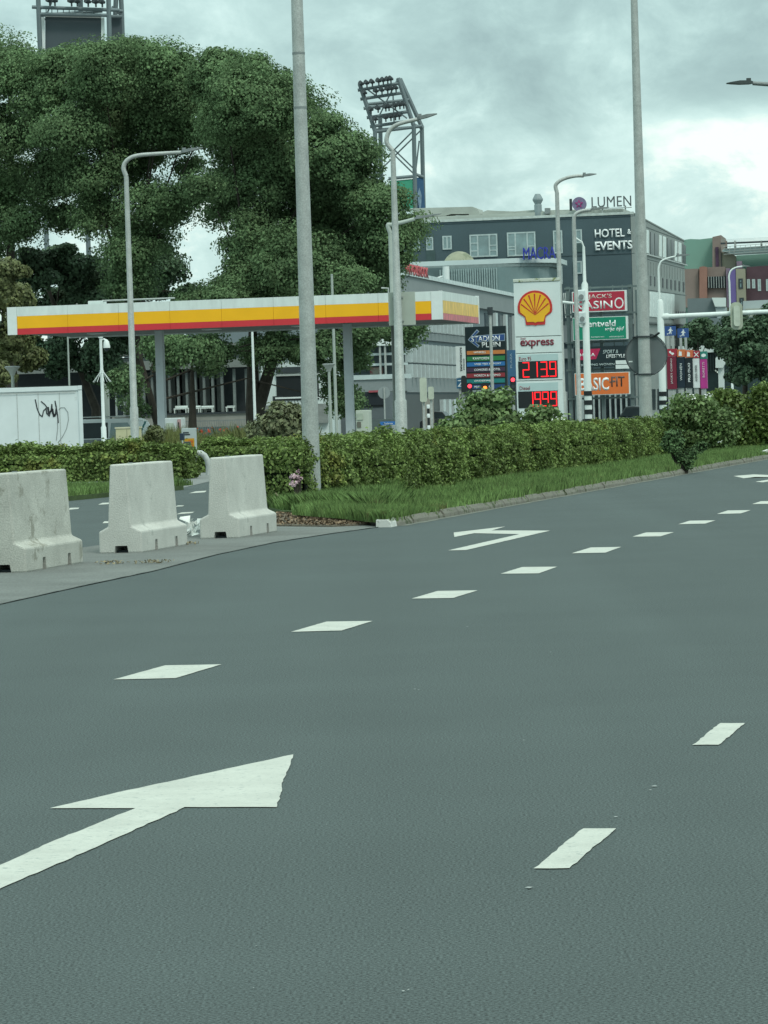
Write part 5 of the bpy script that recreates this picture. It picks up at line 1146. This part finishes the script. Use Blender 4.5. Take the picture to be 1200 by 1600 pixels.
persp_row(HS, [(1036 + i * 6, 1037.2 + i * 6) for i in range(6)], (528, 529), (540, 541), 'rib', mat('rib_pale', (.34, .37, .37), .8), -.08)
persp_row(HS, [(1010, 1073)], (503, 507), (505.5, 509), 'ledge', mat('joint2', (.1, .1, .1)), -.2)
persp_row(HS, [(1018, 1024), (1027, 1032), (1040, 1044)], (608, 608), (640, 640), 'door', glass_dark, -.03)
# front lower floors, glazed
HF_.rect(880, 620, 985, 660, 'shop_front', glass_dark, -.03, .0)
for i in range(12):
    HF_.rect(884 + i * 8.5, 612, 886.5 + i * 8.5, 655, 'facade_column', mat('fin', (.36, .42, .42), .6), -.35, -.1)
HF_.rect(882, 500, 990, 508, 'floor_band', mat('band_grey', (.20, .24, .24), .8, .08, .5), -.25, 0)
HF_.rect(870, 508, 905, 535, 'grey_panel', mat('panel_gr', (.22, .26, .27), .8, .05, .5), -.3, 0)
HF_.rect(866, 545, 905, 560, 'grey_panel', MATS['panel_gr'], -.3, 0)
for i, u in enumerate((881, 884, 887, 890)): HF_.quadpx([(u, 458), (u + 1.5, 458), (u + 5, 497), (u + 3.5, 497)], 'slanted_fin', white_dirty, -.5 - .1 * i, -.42 - .1 * i)

# --- stadium front building
YA = 222; c = P(626, 430, YA); gp_ = Plane(c.x, c.y, PI / 2 - .178); gf = Plane(c.x, c.y, -.20)
t = thing('stadium_building', 'long grey building with rows of white fins behind the canopy end', 'building', (c.x, c.y, 0), 0)
GS = Face(gp_, c, t); GF = Face(gf, c, t)
zt_ = gp_.at(628, 430.5)[1]; gl = mat('stadium_grey', (.22, .25, .255), .8, .06, .25, fine=.05, fscale=6)
slate = mat('stadium_slate', (.15, .185, .20), .8, .08, .3); finw = mat('fin_white', (.46, .53, .53), .5, .08, 2)
L_ = 60
zA = gp_.at(700, 484)[1]; zB = gp_.at(700, 540)[1]
GS.box(.4, L_, 0, .4, 0, zt_ - .01, 'wall', slate)
bk = [gp_.o + gp_.dx * a + gp_.n * b_ for a, b_ in ((6.5, .45), (L_ - .1, .45), (L_ - .1, 16), (6.5, 16))]
MB().slab([(p.x - c.x, p.y - c.y) for p in bk], 0, zt_ - .5).build('rear_block', slate, t); GS.box(-.02, L_, -.35, .1, zt_, zt_ + .28, 'roof_edge', mat('edge_white', (.52, .60, .60), .6))
def zg(v, u=700): return gp_.at(u, v)[1]
x76 = gp_.at(757, 500)[0]; x73 = gp_.at(729, 560)[0]
GS.box(0, L_, -.22, .0, zg(474), zt_ - .02, 'parapet_band', gl)
GS.box(0, x76, -.15, 0, zg(535), zg(524), 'floor_band', gl); GS.box(0, L_, -.15, 0, zg(613), zg(592), 'floor_band', gl)
GS.box(x76, L_, -.06, 0, zg(590), zg(480), 'dark_glazing', mat('navy_glass', (.015, .03, .045), .15, .2, .5, spec=.6))
for v0_, v1_, m_ in ((500, 523, 'a'), (542, 570, 'b'), (572, 592, 'c')):
    GS.box(.2, x73, -.05, 0, zg(v1_), zg(v0_), 'recess_glazing', mat('recess_' + m_, (.055, .08, .09) if m_ != 'c' else (.09, .085, .08), .3, .3, .4, patch=((.22, .11, .10), .6, .60) if m_ == 'c' else None))
    n_ = 17
    for i in range(n_):
        x = .4 + (x73 - .6) * i / (n_ - 1); GS.box(x - .10, x + .10, -.55, -.06, zg(v1_) + .02, zg(v0_) - .02, 'fin', finw)
for u in (771, 786.5, 800): x = gp_.at(u, 520)[0]; GS.box(x - .55, x + .55, -.3, -.07, zg(592), zg(478), 'pillar', finw)
for i in range(10):
    x = x76 - 22 + i * 2.4; GS.box(x - .5, x + .5, -.3, -.02, 0, zg(624), 'entrance_pillar', finw)
GS.box(0, L_, -.03, 0, 0.0, zg(616), 'entrance_glazing', glass_dark)
# front of the same building left of the corner: balconies
GF.box(-12, -.05, 0.1, 2.5, 0, zt_, 'front_wall', slate)
for v_ in (553, 569): z_ = gf.at(600, v_)[1]; GF.box(-4.5, .3, -1.2, 0, z_ - .1, z_ + .05, 'balcony_rail', finw)
z_ = gf.at(600, 537)[1]; GF.box(-4.2, .4, -1.6, .1, z_ - .15, z_ + .3, 'white_fascia', white)
z_ = gf.at(600, 589)[1]; GF.box(-5.0, .5, -1.7, .1, z_ - .15, z_ + .15, 'white_fascia', finw)
GF.box(-5, .5, -1.6, .1, gf.at(600, 612)[1], z_ - .16, 'grey_band', gl); GF.rect(578, 574, 597, 586, 'red_poster', mat('poster', (.30, .07, .08), .6, .5, .8, patch=((.42, .40, .34), .9, .5)), -.3, .05)
for u in (601, 609): x = gf.at(u, 560)[0]; GF.box(x - .06, x + .06, -1.5, -1.38, gf.at(u, 590)[1], gf.at(u, 528)[1], 'column', galv)
GF.rect(575, 615, 600, 660, 'dark_opening', black, -.3, .05); GF.rect(605, 612, 613, 665, 'pale_pillar', finw, -1.3, -1.0)
# glazed drum on its roof
YD = 286; c2 = P(760, 430, YD); dp = Plane(c2.x, c2.y, -.16)
t = thing('glass_pavilion', 'glazed roof storey with a flat white rounded roof in front of the hotel', 'building', (c2.x, c2.y, 0), 0)
DF = Face(dp, c2, t)
xa = dp.at(637, 430)[0]; xb = dp.at(869, 430)[0]
def dz(v, u=760): return dp.at(u, v)[1]
def drum(x0, x1, r, y1, z0, z1, nm, m):
    pts = [(x0, 0)] ; n_ = 12
    for i in range(n_ + 1): a_ = -PI / 2 + (PI / 2) * i / n_; pts.append((x1 - r + r * math.cos(a_), r + r * math.sin(a_)))
    pts += [(x1, y1), (x0, y1)]; return DF.fix(MB().slab(pts, z0, z1).build(nm, m, t))
drum(xa, xb, 4.5, 9, dz(412.5), dz(405), 'roof_slab', mat('roof_white', (.50, .58, .58), .6, .05, .5))
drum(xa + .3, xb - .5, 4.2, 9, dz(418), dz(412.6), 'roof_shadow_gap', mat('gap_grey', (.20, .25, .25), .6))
drum(xa + .5, xb - .8, 4, 9, 0.0, dz(418.1), 'glazing', mat('pavilion_glass', (.17, .24, .245), .3, .12, .35))
for i in range(34):
    x = xa + 1 + i * (xb - xa - 6) / 33; DF.box(x - .05, x + .05, -.14 + .5 * 0, 0.0, 3, dz(419), 'mullion', mat('mullion', (.28, .36, .36), .5)) if i > 8 else None
DF.rect(650, 419, 696, 450, 'dark_pane', mat('dk_pane', (.09, .13, .135), .3, .2, .6), -.08, 0)
DF.rect(728, 425, 752, 440, 'dark_pane', MATS['dk_pane'], -.08, 0)
bl = mat('letter_blue', (.03, .045, .32), .5, .08, 3)
DF.text('MACRA', 817.5, 386, 868, 405, bl, .3, bold=.0, depth=.5)
t_red = mat('letter_red', (.38, .06, .07), .5)
GS.text('VAN DUSROOK', 625, 415, 661, 432, t_red, -.3, bold=.02, depth=.08)
x_ = DF.p.at(700, 440)[0]; DF.fix(MB().tube([(x_, -1.0, dz(448, 700)), (x_, -1.0, dz(417, 700))], .28, 10).build('white_mast', white, t, smooth=True))
for dx in (0, 1.0): DF.fix(MB().tube([(x_ - 2.6 + dx, -1.0, dz(446, 690)), (x_ - .2, -1.0, dz(432 + dx * 3, 700))], .10, 8).build('stay', white, t, smooth=True))
# dome
cx_, cz_ = dp.at(711, 411); R_ = 27.5 / F * YD
vs_, fs = [], []
for i in range(9):
    a_ = PI / 2 * i / 8
    for k_ in range(24): b_ = 2 * PI * k_ / 24; vs_.append((cx_ + R_ * math.cos(a_) * math.cos(b_), 2.6 + R_ * math.cos(a_) * math.sin(b_), cz_ - .5 + R_ * 1.08 * math.sin(a_)))
for i in range(8):
    for k_ in range(24): k2 = (k_ + 1) % 24; fs.append((i * 24 + k_, i * 24 + k2, i * 24 + 24 + k2, i * 24 + 24 + k_))
dome = MB().add(vs_, fs).build('dome', mat('dome_stone', (.25, .26, .19), .85, .2, .6, patch=((.17, .19, .13), .7, .52)), t, smooth=True); DF.fix(dome)

# --- pavilion behind the trees, with colonnade
YP = 190; c = P(330, 640, YP); pp = Plane(c.x, c.y, -.10); t = thing('colonnade_building', 'low grey building with tall columns behind the trees', 'building', (c.x, c.y, 0), 0); PF = Face(pp, c, t)
pg = mat('pav_grey', (.17, .19, .18), .8, .12, .5); pc = mat('pav_column', (.14, .165, .16), .7, .1, 1)
PF.rect(-60, 560, 398, 662, 'rear_wall', dark, 3.0, 3.4); PF.rect(-60, 566, 405, 580, 'fascia', pg, -.3, .4)
PF.box(*pp.rect(-60, 560, 405, 566)[:2], .0, 3.4, pp.at(330, 585)[1] + 1.2, pp.at(330, 585)[1] + 1.7, 'roof', pg)
PF.quadpx([(180, 562), (300, 548), (378, 545), (378, 572), (180, 572)], 'roof_slope', mat('roof_slate', (.33, .37, .37), .7, .12, .8), .5, .9)
for i in range(16):
    u = 182 + i * 13.5 if i < 12 else 345 + (i - 12) * 19
    PF.rect(u, 576, u + 3.4, 645, 'column', pc, .1, .45)
for i in range(14): PF.rect(222 + i * 9, 582, 227 + i * 9 + (i % 3), 642, 'curtain', mat('curtain', (.17, .19, .185), .9), 2.3, 2.6)
zd = pp.at(300, 648)[1]
PF.box(*pp.rect(180, 600, 420, 640)[:2], -1.2, 3.0, zd - .7, zd, 'terrace', mat('terrace', (.27, .275, .25), .9, .15, .7))
PF.rect(180, 645, 420, 648, 'handrail', dark, -1.3, -1.25)
for i in range(40): PF.rect(284 + i * 3.6, 657, 284.7 + i * 3.6, 672, 'fence_bar', galv_dark, -2.0, -1.95)
PF.rect(284, 656, 428, 657.2, 'fence_rail', galv_dark, -2.0, -1.95)
for label, ua, ub in (('left of the grey rooftop crates on the terrace rail', 274, 294), ('middle pale slatted bench on the terrace', 296, 314), ('right pale slatted bench on the terrace', 315, 335), ('small pale chair frame on the terrace by the dark opening', 355, 368)):
    q = pp.rect(ua, 634, ub, 645); cc = Vector((c.x, c.y, 0)); t2 = thing('terrace_seat', label, 'bench', cc, pp.a, 'seats on the terrace'); z0 = zd
    MB().box(q[0], q[1], -.6, -.1, z0 + .32, z0 + .38).build('seat', white_dirty, t2); MB().box(q[0], q[1], -.1, -.05, z0 + .4, q[3]).build('backrest', white_dirty, t2)
    for xx in (q[0] + .02, q[1] - .06):
        for yy in (-.6, -.12): MB().box(xx, xx + .04, yy, yy + .04, z0, z0 + .32).build('leg', white_dirty, t2)
# dark doors at left
for u in (181, 8 + 20): pass
c = P(190, 620, 186); dpz = Plane(c.x, c.y, -.1); t = thing('glass_door_porch', 'grey framed glass porch behind the white camera pole', 'porch', (c.x, c.y, 0), 0); FF = Face(dpz, c, t)
FF.win(180, 578, 195, 652, (1,), ((.25, .62),), mat('porch_frame', (.32, .36, .36), .6), glass_dark, fr=.1)
b = ground_under(166, 640, 184); t = thing('silo', 'pale upright cylinder standing behind the camera pole', 'tank', b)
MB().tube([(0, 0, 0), (0, 0, P(165, 584, 184).z), (0, 0, P(165, 579, 184).z)], [.19, .19, .08], 16).build('shell', greypaint, t, smooth=True); MB().box(-.1, .1, -.21, -.18, .9, 1.1).build('label_plate', wht, t)
# --- white house with dark garage behind
YW = 200; c = P(470, 620, YW); wp = Plane(c.x, c.y, -.12); t = thing('white_house', 'white walled house with a dark wide opening behind the big mast', 'building', (c.x, c.y, 0), 0); WF = Face(wp, c, t)
ww = mat('house_white', (.56, .63, .62), .7, .04, .6)
xs0, xs1, zz0, zz1 = wp.rect(408, 545, 512, 665); WF.box(xs0, xs1, 0, 6, 0, zz1, 'wall', ww)
WF.quadpx([(400, 552), (462, 528), (512, 548), (512, 556), (400, 560)], 'gable_roof', ww, -.2, 5)
WF.rect(432, 586, 498, 625, 'garage_opening', black, -.05, 0); WF.rect(431, 584, 500, 587, 'lintel', galv, -.15, -.05); WF.rect(431, 573, 500, 582, 'roof_band', dark, -.15, 0)
WF.rect(430, 620, 500, 622.5, 'railing', white, -.9, -.85)
for i in range(14): WF.quadpx([(432 + i * 5, 623), (433 + i * 5, 623), (435.5 + i * 5, 632), (434.5 + i * 5, 632)], 'lattice', black, -.9, -.87)
WF.rect(408, 632, 512, 662, 'base_wall', mat('base_grey', (.22, .24, .23), .9), -.3, 0)
WF.rect(426, 619, 440, 632, 'dark_box', dark, -.7, -.3)
YG = 205; c = P(560, 640, YG); g2 = Plane(c.x, c.y, -.15); t = thing('dark_shed', 'long black shed with a flat roof right of the canopy post', 'building', (c.x, c.y, 0), 0); GFc = Face(g2, c, t)
xs0, xs1, zz0, zz1 = g2.rect(508, 614, 601, 668); GFc.box(xs0, xs1, 0, 5, 0, zz1, 'wall', mat('shed_grey', (.10, .12, .13), .8, .1, .5)); GFc.rect(508, 613, 601, 634, 'black_sheet', mat('black_sheet', (.012, .018, .024), .6, .1, 1), -.1, 0)
GFc.rect(508, 634, 601, 637, 'shadow_gap', black, -.05, 0); GFc.rect(576, 610, 592, 613, 'red_strip', mat('dull_red', (.32, .07, .09), .6), -.3, -.1)

# --- theatre-like complex at the right, far
YR = 400; c = P(1110, 500, YR); rp = Plane(c.x, c.y, -.16); t = thing('green_roofed_complex', 'far complex of green, brick and purple blocks at the right', 'building', (c.x, c.y, 0), 0); RF = Face(rp, c, t)
gre = mat('green_block', (.16, .29, .24), .7, .05, .2); br1 = mat('brick_brown', (.22, .175, .155), .9, .10, .5); br2 = mat('brick_red', (.26, .14, .11), .9, .10, .5); br3 = mat('brick_dark', (.075, .045, .055), .9, .2, .5); tan = mat('tan_wall', (.26, .25, .19), .9, .06, .5); pur = mat('purple_wall', (.13, .10, .27), .7, .06, .5)
RF.quadpx([(1060, 640), (1060, 373), (1075, 371), (1090, 371.5), (1111, 369), (1111, 640)], 'green_block', gre, 4, 14)
RF.quadpx([(1111.5, 640), (1111.5, 369), (1125, 366), (1125, 640)], 'brown_tower', br1, 2, 12)
RF.rect(1118, 386, 1123, 422, 'tower_slot', mat('slot', (.07, .04, .07), .8), 1.8, 2)
RF.rect(1070, 420, 1092, 480, 'brick_wall', br1, 1.5, 4); RF.quadpx([(1092, 480), (1092, 417), (1098, 415.5), (1104, 417), (1104, 480)], 'brick_stair', br2, .8, 4)
RF.rect(1104, 417, 1134, 470, 'brick_wall', br1, 1.6, 2.0); RF.rect(1103, 432, 1134, 450, 'window_band', glass_dark, 1.2, 1.6)
for i in range(7): RF.rect(1107 + i * 4, 432, 1107.8 + i * 4, 450, 'mullion', galv, 1.0, 1.2)
RF.quadpx([(1125.5, 640), (1125.5, 393), (1140, 394), (1147, 398), (1147, 640)], 'tan_block', tan, 2.2, 8)
RF.rect(1127, 393, 1128.2, 470, 'drain_pipe', dark, 2.0, 2.2)
RF.rect(1135, 419, 1141, 480, 'mauve_pier', mat('mauve', (.20, .15, .20), .8), 1.0, 2.2); RF.rect(1140, 421, 1150, 473, 'purple_wall', pur, .6, 2.1); RF.rect(1150.5, 420, 1165, 480, 'tan_pier', tan, .5, 2.1)
RF.rect(1151, 408, 1159, 419.5, 'mauve_box', mat('mauve', (.20, .15, .20), .8), .5, 2.1); RF.win(1153.5, 435, 1160.5, 451, (1,), ((.6,),), dark, glassm, y=.5, fr=.18); RF.win(1155, 465, 1162, 478, (1,), ((.6,),), dark, glassm, y=.5, fr=.18)
RF.quadpx([(1147.5, 640), (1147.5, 397), (1300, 388), (1300, 640)], 'green_block', gre, 4, 14)
RF.quadpx([(1165.2, 640), (1165.2, 416.5), (1300, 407), (1300, 640)], 'dark_brick_wall', br3, 1.5, 4)
for i, u in enumerate((1166, 1174, 1183, 1196, 1206)): RF.win(u, 435.5, u + 5, 450 + (4 if i > 1 else 0), (1,), ((.8,),), frm, mat('pale_glass', (.32, .42, .43), .2), y=1.5, fr=.15)
RF.quadpx([(1127, 392), (1130, 388), (1170, 385), (1300, 376), (1300, 389), (1147, 397)], 'glazed_roof', mat('roof_glass', (.38, .46, .46), .4, .1, .3), 1, 3)
for i in range(4): RF.quadpx([(1130, 384.5 + i * 4), (1300, 373 + i * 4), (1300, 373.7 + i * 4), (1130, 385.2 + i * 4)], 'roof_bar', galv, .8, 1)
for i in range(16): RF.quadpx([(1140 + i * 8, 384 - i * .5), (1140.7 + i * 8, 384 - i * .5), (1138.7 + i * 8, 396 - i * .5), (1138 + i * 8, 396 - i * .5)], 'roof_bar', galv, .75, .8)
RF.quadpx([(1125, 378.5), (1300, 371), (1300, 374), (1125, 381)], 'top_beam', dark, 1, 1.6)
for u in (1133, 1147, 1188): RF.rect(u, 376, u + 3, 388, 'beam_post', br1 if u == 1133 else galv, 1, 1.6)
for i in range(3): RF.quadpx([(1125, 376.5 - i * 1.8 + 1), (1300, 369 - i * 1.8), (1300, 369.3 - i * 1.8), (1125, 376.8 - i * 1.8 + 1)], 'wire', galv, 1.2, 1.25)
RF.rect(1102, 374, 1102.6, 367, 'antenna', dark, 5, 5.1) if False else None
# nearer white sheds at right
YS = 330; c = P(1130, 520, YS); sp_ = Plane(c.x, c.y, -.16); t = thing('white_hall', 'low hall with grey slanted roofs and white portal beyond the mast arm', 'building', (c.x, c.y, 0), 0); SF = Face(sp_, c, t)
sg = mat('hall_grey', (.15, .19, .20), .7, .06, .4); wh2 = mat('hall_white', (.60, .68, .66), .6, .04, .5); lg_ = mat('hall_light', (.36, .42, .43), .7, .05, .4)
SF.quadpx([(1073, 560), (1073, 466), (1116, 465), (1121, 491), (1121, 560)], 'grey_block', sg, 1, 10); SF.quadpx([(1112, 465), (1133.5, 465), (1133.5, 479), (1117, 479)], 'white_box', wh2, .2, 1)
SF.quadpx([(1117, 480), (1135, 480), (1135, 500), (1121, 500)], 'grey_panel', lg_, .4, 1); SF.quadpx([(1160, 500), (1160, 470), (1300, 463), (1300, 500)], 'light_roof', lg_, 1, 8)
SF.rect(1165, 480, 1300, 500, 'low_roof', mat('hall_stone', (.33, .36, .31), .8), .2, 1); SF.rect(1104, 494, 1300, 511, 'grey_fascia', sg, -.5, 1)
SF.rect(1060, 540, 1127, 551, 'white_band', wh2, -1, 1); SF.rect(1122, 508, 1131, 640, 'white_pillar', wh2, -1.6, -1); SF.quadpx([(1120, 560), (1150, 531), (1155, 531), (1155, 540), (1131, 575), (1120, 575)], 'white_ramp', wh2, -2, -1.6)
SF.rect(1060, 511, 1122, 540, 'dark_recess', dark, 0, .5); SF.rect(1113, 512, 1122, 526, 'window', glassm, -.2, 0); SF.rect(1060, 551, 1300, 640, 'ground_floor', mat('gf_teal', (.03, .055, .055), .4, .3, .6), 0, .5)
SF.rect(1060, 575, 1076, 600, 'white_band', wh2, -.6, 0)
for i in range(5): SF.rect(1106 + i * 4, 552, 1106.8 + i * 4, 580, 'mullion', mat('mul_teal', (.08, .12, .12), .5), -.3, 0)

# ------------------------------------------------------------------ floodlight towers
twr = mat('tower_steel', (.13, .165, .175), .6, .1, .3, metal=.2); lampb = mat('flood_body', (.045, .055, .06), .6)
def lattice_tower(label, Y, legs, base_px, bars, diags, rows, screens, lr=.22):
    c = P(base_px, 600, Y); t = thing('floodlight_tower', label, 'floodlight tower', (c.x, c.y, 0), 0, 'stadium floodlight towers'); o_ = Vector((c.x, c.y, 0))
    def W(u, v, dy=0): return P(u, v, Y + dy) - o_
    for (u0, v0_, u1, v1_, dy) in legs:
        p1 = W(u1, v1_, dy); p0 = W(u0, v0_, dy)
        pts = [Vector((p0.x, p0.y, 0)), p0, p1] if v0_ > v1_ and abs(u0 - u1) < 12 else [p0, p1]
        MB().tube(pts, lr, 8).build('leg', twr, t, smooth=True)
    for (u0, v0_, u1, v1_, dy) in bars: MB().tube([W(u0, v0_, dy), W(u1, v1_, dy)], lr * .75, 8).build('crossbar', twr, t, smooth=True)
    for (u0, v0_, u1, v1_, dy) in diags: MB().tube([W(u0, v0_, dy), W(u1, v1_, dy)], lr * .35, 6).build('brace', twr, t, smooth=True)
    for (us, v0_, slope) in rows:
        for u in us:
            q = W(u, v0_ + (u - us[0]) * slope, -.6)
            MB().tube([q, q + Vector((0, 0, .5))], .09, 6).build('lamp_bracket', lampb, t)
            g = MB(); g.tube([q + Vector((-.22, -.25, .66)), q + Vector((.0, -.05, .55)), q + Vector((.24, .15, .48))], [.30, .26, .12], 12); g.build('floodlight', lampb, t, smooth=True)
    for (px, m_, dy, nm) in screens:
        pts = [W(u, v, dy) for u, v in px]; MB().add(pts + [p + Vector((0, .15, 0)) for p in pts], [tuple(range(4)), (7, 6, 5, 4)] + [(i, (i + 1) % 4, (i + 1) % 4 + 4, i + 4) for i in range(4)]).build(nm, m_, t)
    return t, o_
grn = mat('screen_green', (.045, .27, .17), .7, .06, .15); bln = mat('banner_blue2', (.045, .11, .21), .7, .1, .2)
t, o_ = lattice_tower('open floodlight tower with a tilted lamp frame, green screen and blue banner', 410,
    [(588, 330, 586, 205, 0), (596, 330, 594, 180, 4), (649, 330, 646.5, 195, 0), (662, 330, 659, 198, 4), (586, 205, 562, 131, 0), (646, 195, 622, 122, 0), (660, 200, 625, 123, 4)],
    625, [(559, 141, 624, 130, 0), (563, 155, 629, 145, 0), (573, 163, 639, 156, 3), (568, 169.5, 635, 160, 0), (573, 184, 641, 174, 0), (578, 198, 647, 188, 0), (586, 206, 660, 197, 0), (588, 203, 646, 199, 4), (607, 279, 650, 275, 0), (646, 195, 661, 200, 2), (648, 272, 662, 277, 2)],
    [(573, 139, 636, 185, 0), (622, 122, 593, 180, 2), (614, 145, 616, 200, 3), (600, 250, 647, 203, 2), (598, 262, 658, 203, 2), (612, 230, 648, 265, 2), (612, 238, 650, 275, 2), (646, 192, 660, 203, 2), (649, 272, 655, 220, 2)],
    [((565, 573.5, 582, 592, 599, 606, 611), 138, -.17), ((570, 588, 597, 606, 612, 619), 152, -.16), ((580, 591, 603, 608, 618, 625, 631), 178, -.16), ((587, 603, 611, 618, 624), 193, -.16)],
    [([(609, 283), (646, 279), (648, 325), (610, 330)], grn, 0, 'green_screen'), ([(610, 281.5), (646, 278), (646, 279.6), (610, 283)], white, -.1, 'screen_edge'), ([(648, 278), (661.5, 276), (664.5, 334), (651, 335)], bln, 2, 'blue_banner'), ([(646, 278.5), (648, 278), (651, 330), (648.5, 330)], galv, 1, 'ladder_strip')], .26)
sp2 = [(655, 293), (657.5, 300), (659, 306), (658, 322), (656, 328), (653.5, 318), (652.5, 303)]
pts = [P(u, v, 411.6) - o_ for u, v in sp2]; MB().add(pts, [tuple(range(len(pts)))]).build('banner_emblem', mat('emblem', (.22, .32, .42), .6, .3, .8), t)
# legs continue to the ground behind the tree
dkscr = mat('screen_dark', (.065, .085, .095), .8, .06, .2)
t, o_ = lattice_tower('floodlight tower with a dark screen rising above the left trees', 340,
    [(62, 60, 57, -70, 0), (171, 60, 168, -70, 0), (191, 60, 190, 14, 3), (180, 22, 184, -60, 3), (190, 14, 186, -60, 3), (126, 25, 126, -70, 2)],
    110, [(50, 11, 187, 16, 0), (62, 22, 170, 24, 0), (62, 24, 160, 17, 3), (48, -12, 185, -8, 0), (52, -36, 186, -32, 0), (170, 26, 191, 26, 2), (172, 14, 192, 18, 2)],
    [(60, 17, 66, 12, 0), (72, 25, 82, 0, 1), (180, 22, 190, 10, 3), (175, 10, 188, 24, 3), (66, 26, 108, 66, 2.5)],
    [((78, 86, 112, 121, 138, 150, 160), 9, .03), ((72, 92, 110, 130, 148, 162), -14, .03)],
    [([(70.5, 25.5), (158, 27.5), (158, 90), (71, 90)], dkscr, 1, 'dark_screen'), ([(169, 27), (190, 25), (192, 90), (170, 90)], dkscr, 2.5, 'dark_screen'), ([(63.5, 27), (69.5, 27), (71, 90), (64.5, 90)], white, .9, 'white_strip'), ([(158, 27.3), (163, 27.3), (164, 90), (159, 90)], white_dirty, .8, 'white_strip'), ([(70.5, 24.6), (158, 26.6), (158, 28), (70.5, 26.2)], galv, .8, 'screen_edge')], .24)
for u in range(72, 150, 9): 
    q0, q1 = P(u, 13, 340) - o_, P(u, 22, 340) - o_; MB().tube([q0, q1], .05, 5).build('railing_bar', twr, t)
# small things -------------------------------------------------------
bpy.context.view_layer.update()
